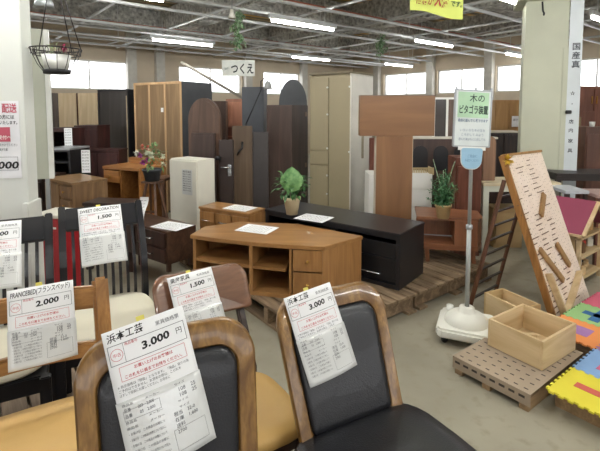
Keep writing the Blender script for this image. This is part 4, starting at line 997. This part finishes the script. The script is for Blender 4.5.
def ivy(label, px, py0, py1, Y, seed):
    random.seed(seed); a, b = D(px, py0, Y), D(px, py1, Y); L = a.z - b.z; t = thing('ivy_garland', label, 'garland', a); s = MB(); f = MB(); pts = []
    for i in range(12): pts.append(Vector((.04 * math.sin(i * .9), .03 * math.cos(i), -L * i / 11)))
    s.tube(pts, .004, 5).build('vine', plain('#4e6b3a', .6), t)
    for i in range(130):
        p = pts[min(11, int(random.random() * 12))] + Vector((random.gauss(0, .03), random.gauss(0, .03), random.gauss(0, .04))); leaf(f, p, (random.gauss(0, 1), random.gauss(0, 1), -.5), .055, .04)
    f.build('leaves', leafmat('#4f7a48', '#a9bfa0'), t); return t
ivy('artificial ivy garland hanging from the roof pipe beside the long lamp', 237, 12, 47, 6.0, 3)
ivy('short artificial ivy clump hanging near the yellow banner', 381, 37, 54, 8.0, 4)
t = thing('spot_lamp', 'small white clamp lamp hung above the ivy garland', 'lamp', D(232, 17, 5.9)); MB().lathe([(0, .10), (.02, .10), (.03, .05), (.055, -.02), (.05, -.02), (.0, .03)], n=16).build('lamp_shade', OFFW, t); MB().tube([(0, 0, .1), (.0, .03, .25)], .006, 6).build('clamp_arm', GREYM, t)
t = thing('spot_lamp', 'round silver spotlight above the hanging basket', 'lamp', D(44, 3, 2.9)); MB().lathe([(0, .05), (.03, .04), (.055, .0), (.06, -.03), (.05, -.03), (.0, .0)], n=20).build('lamp_shade', GREYM, t); MB().tube([(0, 0, .04), (0, 0, .20)], .006, 6).build('clamp_arm', GREYM, t)
# yellow banner
t = thing('yellow_banner', 'yellow hanging banner with red and green lettering', 'banner', D(410, 10, 4.4), R_(-6)); W = .50
mb = MB(); vs = []; n = 10
for i in range(n + 1):
    u = i / n; zb = -.0 - .10 * u + .0; zt = .42 - .05 * u
    for z in (zb + .015 * math.sin(u * 6), zt): vs.append((u * W, .012 * math.sin(u * 5), z))
mb.add(vs + [(x, y + .002, z) for x, y, z in vs], [(i * 2, i * 2 + 2, i * 2 + 3, i * 2 + 1) for i in range(n)] + [(22 + i * 2 + 1, 22 + i * 2 + 3, 22 + i * 2 + 2, 22 + i * 2) for i in range(n)], True); mb.build('cloth', plain('#cfd86a', .6, var=.05), t)
f = MB(); put(f, '価格が', .05, .07, .11, .17, y=-.014, bold=.02, rot=-.16); put(f, '大爆', .23, .045, .14, .13, y=-.014, bold=.05, rot=-.16); f.build('red_lettering', plain('#9c3a2c', .6), t)
f = MB(); put(f, 'です。', .38, .03, .06, .11, y=-.014, bold=.03, rot=-.16); f.build('green_lettering', plain('#3b5d2e', .6), t)
# desk sign
t = thing('hanging_sign', 'white hanging sign with black Japanese word for desk', 'sign', D(222, 76, 7.6), R_(2)); W = .56; Hs = Zt(60, 7.6) - Zt(76, 7.6)
MB().box(0, W, 0, .012, 0, Hs).build('sign_panel', plain('#dcded6', .5), t, bev=.002)
f = MB(); put(f, 'つくえ', .15, .055, .19, .39, y=-.003, bold=.025); f.build('black_writing', INK, t)
f = MB(); [leaf(f, Vector((.08, -.004, .12)), (math.cos(a), -.05, math.sin(a) * .6), .055, .03, 0) for a in (0, 1, 2.2, 3.1, 4, 5.2)]; f.build('leaf_mark', plain('#3f6a58', .6), t)
for x in (.05, W - .05): MB().tube([(x, .006, Hs), (x, .006, 1.0)], .002, 4).build('hanging_wire', GREYM, t)
# clamp desk lamp
t = thing('desk_lamp', 'desk lamp with thin black arm and clear shade above the grey panel', 'lamp', D(246, 124, 6.1))
p0, p1, p2 = Vector((0, 0, 0)), D(261, 90, 6.1) - D(246, 124, 6.1), D(265, 80, 6.1) - D(246, 124, 6.1)
MB().tube([p0, p1], .008, 6).tube([p1, p1 + Vector((0, 0, .12)), p2 + Vector((0, 0, .03)), p2 + Vector((.04, 0, -.02))], .008, 6).build('lamp_arm', BLACKM, t)
MB().lathe([(.0, 0), (.03, 0), (.05, -.05), (.06, -.11), (.055, -.11), (.04, -.04)], p2 + Vector((.04, 0, -.02)), 16).build('lamp_shade', plain('#a9abaa', .3), t)
MB().tube([p0, p0 + Vector((-.03, 0, -.45))], .01, 6).tube([p0 + Vector((-.03, 0, -.45)), Vector((-.03, 0, -(D(246, 124, 6.1).z)))], .012, 6).build('stand', BLACKM, t)

# ---------------------------------------------------------------- room shell
CN = Vector((1.9, 16.0, 0)); dL = -Vector((.777, .629, 0)).normalized(); dR = Vector((.629, -.777, 0)).normalized(); ZC = 3.75
def spx(px, d):      # distance along a wall from the corner where photo column px falls
    r = (px - CX) / F_PX; return (r * CN.y - CN.x) / (d.x - r * d.y) * 1.0
WALLM = plain('#cdbfa9', .8, var=.10, vs=2); POSTM = plain('#c9c6bd', .6)
zw0, zw1 = 1.93, 2.63
def wall(nm, d, nrm, wins, length):
    ang = math.atan2(d.y, d.x); M = Matrix.Translation(CN) @ Matrix.Rotation(ang, 4, 'Z'); s = -1 if nrm < 0 else 1
    y0, y1 = (0, .2) if s > 0 else (-.2, 0)
    mb = MB().box(0, length, y0, y1, 0, zw0, M).box(0, length, y0, y1, zw1, 4.0, M); x = 0
    for a, b in wins: mb.box(x, a, y0, y1, zw0, zw1, M); x = b
    mb.box(x, length, y0, y1, zw0, zw1, M); struct(nm, mb, WALLM)
    return M, y0, y1
global_win = [0]
def window(M, a, b, y0, y1, panes=2):
    global_win[0] += 1; i = global_win[0]; fr = MB(); t = .035; ym = (y0 + y1) / 2
    for q in ((a, b, zw0, zw0 + t), (a, b, zw1 - t, zw1), (a, a + t, zw0 + t, zw1 - t), (b - t, b, zw0 + t, zw1 - t)): fr.box(q[0], q[1], ym - .04, ym + .04, q[2], q[3], M)
    for k in range(1, panes): x = a + (b - a) * k / panes; fr.box(x - .015, x + .015, ym - .03, ym + .03, zw0 + t, zw1 - t, M)
    o = struct('window_%d' % i, fr, plain('#d6d6d2', .4))
    g, nt, bb = MC.get('glass') or base('window_glass', .0)
    if 'glass' not in MC:
        MC['glass'] = (g, nt, bb); nt.nodes.remove(bb); tr = nt.nodes.new('ShaderNodeBsdfTransparent'); gl = nt.nodes.new('ShaderNodeBsdfGlossy'); gl.inputs['Roughness'].default_value = .02
        mx = nt.nodes.new('ShaderNodeMixShader'); mx.inputs[0].default_value = .06; nt.links.new(tr.outputs[0], mx.inputs[1]); nt.links.new(gl.outputs[0], mx.inputs[2]); nt.links.new(mx.outputs[0], nt.nodes['Material Output'].inputs['Surface'])
    MB().box(a + t, b - t, ym - .003, ym + .003, zw0 + t, zw1 - t, M).build('window_pane', g, o)
wl = [(spx(308, dL), spx(303, dL))]
lw = [(spx(b, dL), spx(a, dL)) for a, b in ((264, 300), (180, 242), (50, 130), (-70, 35))]
lw = [tuple(sorted(q)) for q in lw]; lw.sort()
M, y0, y1 = wall('wall_left', dL, -1, lw, 24)
for a, b in lw: window(M, a, b, y0, y1, 2 if b - a < 3 else 3)
rw = sorted(tuple(sorted((spx(a, dR), spx(b, dR)))) for a, b in ((383, 427), (436, 484), (494, 545), (552, 640)))
M, y0, y1 = wall('wall_right', dR, 1, rw, 24)
for a, b in rw: window(M, a, b, y0, y1, 2)
# sunlit yard is open sky; posts along walls
for d, s, lst in ((dL, -1, (132, 160, 247, 302)), (dR, 1, (378, 431, 489))):
    for px in lst:
        q = spx(px, d); ang = math.atan2(d.y, d.x); Mx = Matrix.Translation(CN) @ Matrix.Rotation(ang, 4, 'Z')
        struct('wall_post', MB().box(q - .11, q + .11, .0 if s < 0 else -.16, .16 if s < 0 else .0, 0, 3.6, Mx), POSTM)
for nm, p, d in (('wall_back', CN + dL * 24, dR), ('wall_front', CN + dR * 24, dL)):
    ang = math.atan2(d.y, d.x); s_ = 1 if nm == 'wall_back' else -1
    struct(nm, MB().box(0, 24, -.2 if s_ > 0 else 0, 0 if s_ > 0 else .2, 0, 2.0, Matrix.Translation(p) @ Matrix.Rotation(ang, 4, 'Z')), WALLM)
# floor
m, nt, b = base('concrete_floor', .35); n1, _ = noise(nt, 1.2, 5); n2, _ = noise(nt, 14, 5); n3, _ = noise(nt, .6, 2)
c = mixc(nt, ramp(nt, n1, .3, .7), lin('#7d786a'), lin('#a09a88')); c = mixc(nt, ramp(nt, n2, .55, .75), c, lin('#867f6d'))
vo = nt.nodes.new('ShaderNodeTexVoronoi'); vo.feature = 'DISTANCE_TO_EDGE'; vo.inputs['Scale'].default_value = .6
nt.links.new(c, b.inputs['Base Color']); nt.links.new(ramp(nt, n1, 0.2, .9), b.inputs['Roughness'])
r_ = nt.nodes.new('ShaderNodeMapRange'); r_.inputs[3].default_value = .22; r_.inputs[4].default_value = .5; nt.links.new(n2, r_.inputs[0]); nt.links.new(r_.outputs[0], b.inputs['Roughness']); bump(nt, b, n2, .08, .003)
def quadpoly(nm, z0, z1, mat, off=0):
    P = [CN - (dL + dR) * .3, CN + dR * 24, CN + dR * 24 + dL * 24, CN + dL * 24]
    return struct(nm, MB().prism([(p.x, p.y) for p in P], z0, z1), mat)
quadpoly('floor', -.1, 0, m)
# ceiling: corrugated deck
m, nt, b = base('roof_deck', .7); tc = nt.nodes.new('ShaderNodeTexCoord'); mp = nt.nodes.new('ShaderNodeMapping'); mp.inputs['Rotation'].default_value = (0, 0, -math.atan2(dR.y, dR.x)); nt.links.new(tc.outputs['Object'], mp.inputs[0])
wv = nt.nodes.new('ShaderNodeTexWave'); wv.inputs['Scale'].default_value = 1.1; wv.inputs['Distortion'].default_value = .2; wv.bands_direction = 'X'; nt.links.new(mp.outputs[0], wv.inputs['Vector'])
n1, _ = noise(nt, .5, 3); c = mixc(nt, ramp(nt, n1, .4, .6), lin('#d6cdb8'), lin('#ecc168')); c = mixc(nt, ramp(nt, wv.outputs['Fac'], .35, .65), lin('#a29677'), c)
nt.links.new(c, b.inputs['Base Color']); bump(nt, b, wv.outputs['Fac'], .5, .05)
quadpoly('ceiling', ZC, ZC + .1, m)
# roof beams
def wall_pt(sL, sR, z=0): p = CN + dL * sL + dR * sR; p.z = z; return p
bi = 0
for i, sR in enumerate((1.2, 4.2, 7.2, 10.2, 13.2)):        # along left wall direction
    mb = MB(); a, b2 = wall_pt(0, sR, 3.28), wall_pt(20, sR, 3.28)
    mb.bar(a, b2, .30, .06).bar(a + Vector((0, 0, .2)), b2 + Vector((0, 0, .2)), .12, .4).bar(a + Vector((0, 0, .43)), b2 + Vector((0, 0, .43)), .30, .05)
    struct('ceiling_beam', mb, SPRAY)
for i, sL in enumerate((1.5, 4.5, 7.5, 10.5, 13.5)):
    mb = MB(); a, b2 = wall_pt(sL, 0, 3.16), wall_pt(sL, 20, 3.16)
    mb.bar(a, b2, .30, .06).bar(a + Vector((0, 0, .27)), b2 + Vector((0, 0, .27)), .16, .54)
    struct('ceiling_beam', mb, SPRAY)
# small purlins & pipes
GP = plain('#d9dbdb', .4, metal=.1); RP = plain('#c0705a', .5); random.seed(9)
def pipe(nm, label, cat, a, b2, r, m, group): tag(MB().tube([a, b2], r, 8).build(nm, m), label, cat, group)
for sR in (.8, 1.6, 2.0, 2.9, 3.4, 5.0, 5.7, 6.4, 7.8, 8.4, 9.6, 11.6): pipe('conduit_pipe', 'thin grey conduit running under the roof beams', 'pipe', wall_pt(.05, sR, 2.90), wall_pt(20, sR, 2.90), .026, GP, 'grey conduits under the roof')
for sL in (1.0, 2.5, 3.0, 4.0, 5.6, 7.0, 8.2, 9.6, 12): pipe('conduit_pipe', 'thin grey conduit crossing under the roof beams', 'pipe', wall_pt(sL, .05, 2.96), wall_pt(sL, 20, 2.96), .024, GP, 'grey cross conduits under the roof')
for sR in (2.7, 6.0, 9.0): pipe('sprinkler_pipe', 'thin reddish sprinkler pipe under the roof', 'pipe', wall_pt(.05, sR, 3.05), wall_pt(20, sR, 3.05), .022, RP, 'reddish sprinkler pipes')
for sL in (2.2, 6.6, 11): pipe('sprinkler_pipe', 'thin reddish sprinkler pipe crossing under the roof', 'pipe', wall_pt(sL, .05, 3.1), wall_pt(sL, 20, 3.1), .02, RP, 'reddish sprinkler cross pipes')
for i in range(26):      # hangers and diagonal braces
    sL, sR = random.uniform(.5, 12), random.uniform(.5, 12); a = wall_pt(sL, sR, 3.6); pipe('hanger_rod', 'thin metal rod hanging from the roof beams', 'rod', a, a + Vector((0, 0, -.72)), .008, GP, 'hanger rods under the roof')
for i in range(12):
    sL, sR = random.uniform(.5, 10), random.uniform(.5, 10); pipe('brace_rod', 'slanting metal brace under the roof', 'rod', wall_pt(sL, sR, 3.35), wall_pt(sL + 1.4, sR + random.choice((-1.3, 1.3)), 2.95), .014, GP, 'slanting braces under the roof')
a = D(181, 62, 9); b2 = D(246, 100, 9.5); pipe('diagonal_pole', 'white slanting pole across the window beside the desk sign', 'pole', a, b2, .03, plain('#b3aca0', .5), None)
# lamps
def lamp(label, px0, py0, px1, z=2.72, L=1.25, on=True):
    c = G(px0, py0, z); dirn = -dL; t = thing('fluorescent_lamp', label, 'ceiling lamp', c, math.atan2(dirn.y, dirn.x), 'long fluorescent lamps under the roof')
    MB().box(-.04, L + .04, -.03, .03, .06, .12).build('housing', plain('#cfd2d4', .4), t, bev=.006)
    MB().add([(x, y, z_) for x in (0, L) for y, z_ in ((-.035, .05), (.035, .05), (.03, .07), (-.03, .07))], [(0, 1, 5, 4), (2, 3, 7, 6), (1, 2, 6, 5), (3, 0, 4, 7), (0, 3, 2, 1), (4, 5, 6, 7)]).build('reflector', WHITE, t)
    MB().tube([(0.02, 0, .025), (L - .02, 0, .025)], .022, 10).build('lamp_tube', emis('#fbfcf8', 20.0), t)
    [MB().tube([(x_, 0, .12), (x_, 0, .5)], .008, 6).build('hanger', GP, t) for x_ in (.2, L - .2)]
lamp('lit fluorescent lamp above the brown three-sheet wardrobe', 152, 41, 0)
lamp('brightest lit fluorescent lamp above the dark hinged wardrobe', 271, 22, 0)
lamp('lit fluorescent lamp above the olive wardrobe', 292, 58, 0)
lamp('lit fluorescent lamp below the yellow banner', 415, 42, 0)
lamp('lit fluorescent lamp beside the top of the cream column', 500, 0, 0)
lamp('fluorescent lamp seen just past the column near the windows', 506, 55, 0)
lamp('fluorescent lamp at the edge of the picture past the column', 592, 19, 0)
lamp('distant fluorescent lamp between the banner and windows', 385, 65, 0)
lamp('distant fluorescent lamp near the far corner', 330, 74, 0)
# added lamps out of view, above and behind the camera, to brighten the foreground
for i, (x, y) in enumerate(((-1.9, 1.5), (.9, .6), (-.8, -1.4), (2.2, 2.6), (-3.6, 3.0), (3.2, -.6), (-.4, 3.2), (-2.6, 4.6))):
    t = thing('fluorescent_lamp', 'unseen fluorescent lamp added to brighten the foreground', 'ceiling lamp', (x, y, 2.74), math.atan2(-dL.y, -dL.x), 'unseen lamps added to brighten the foreground')
    MB().box(-.04, 1.29, -.05, .05, .05, .12).build('housing', WHITE, t); MB().tube([(.2, 0, .12), (.2, 0, 1.0)], .008, 6).build('hanger', GP, t); MB().tube([(0.02, 0, .025), (1.23, 0, .025)], .03, 10).build('lamp_tube', emis('#fbfcf8', 52.0), t)

# ---------------------------------------------------------------- light
w = bpy.data.worlds.new('sky'); sc.world = w; w.use_nodes = True; bg = w.node_tree.nodes['Background']
bg.inputs[0].default_value = (.97, .98, 1.0, 1); bg.inputs[1].default_value = 2.3
sc.view_settings.view_transform = 'Standard'; sc.view_settings.look = 'None'; sc.view_settings.gamma = 1; sc.view_settings.exposure = 0.88
sc.view_settings.use_curve_mapping = False
sc.cycles.use_denoising = True; sc.cycles.max_bounces = 8; sc.cycles.diffuse_bounces = 5
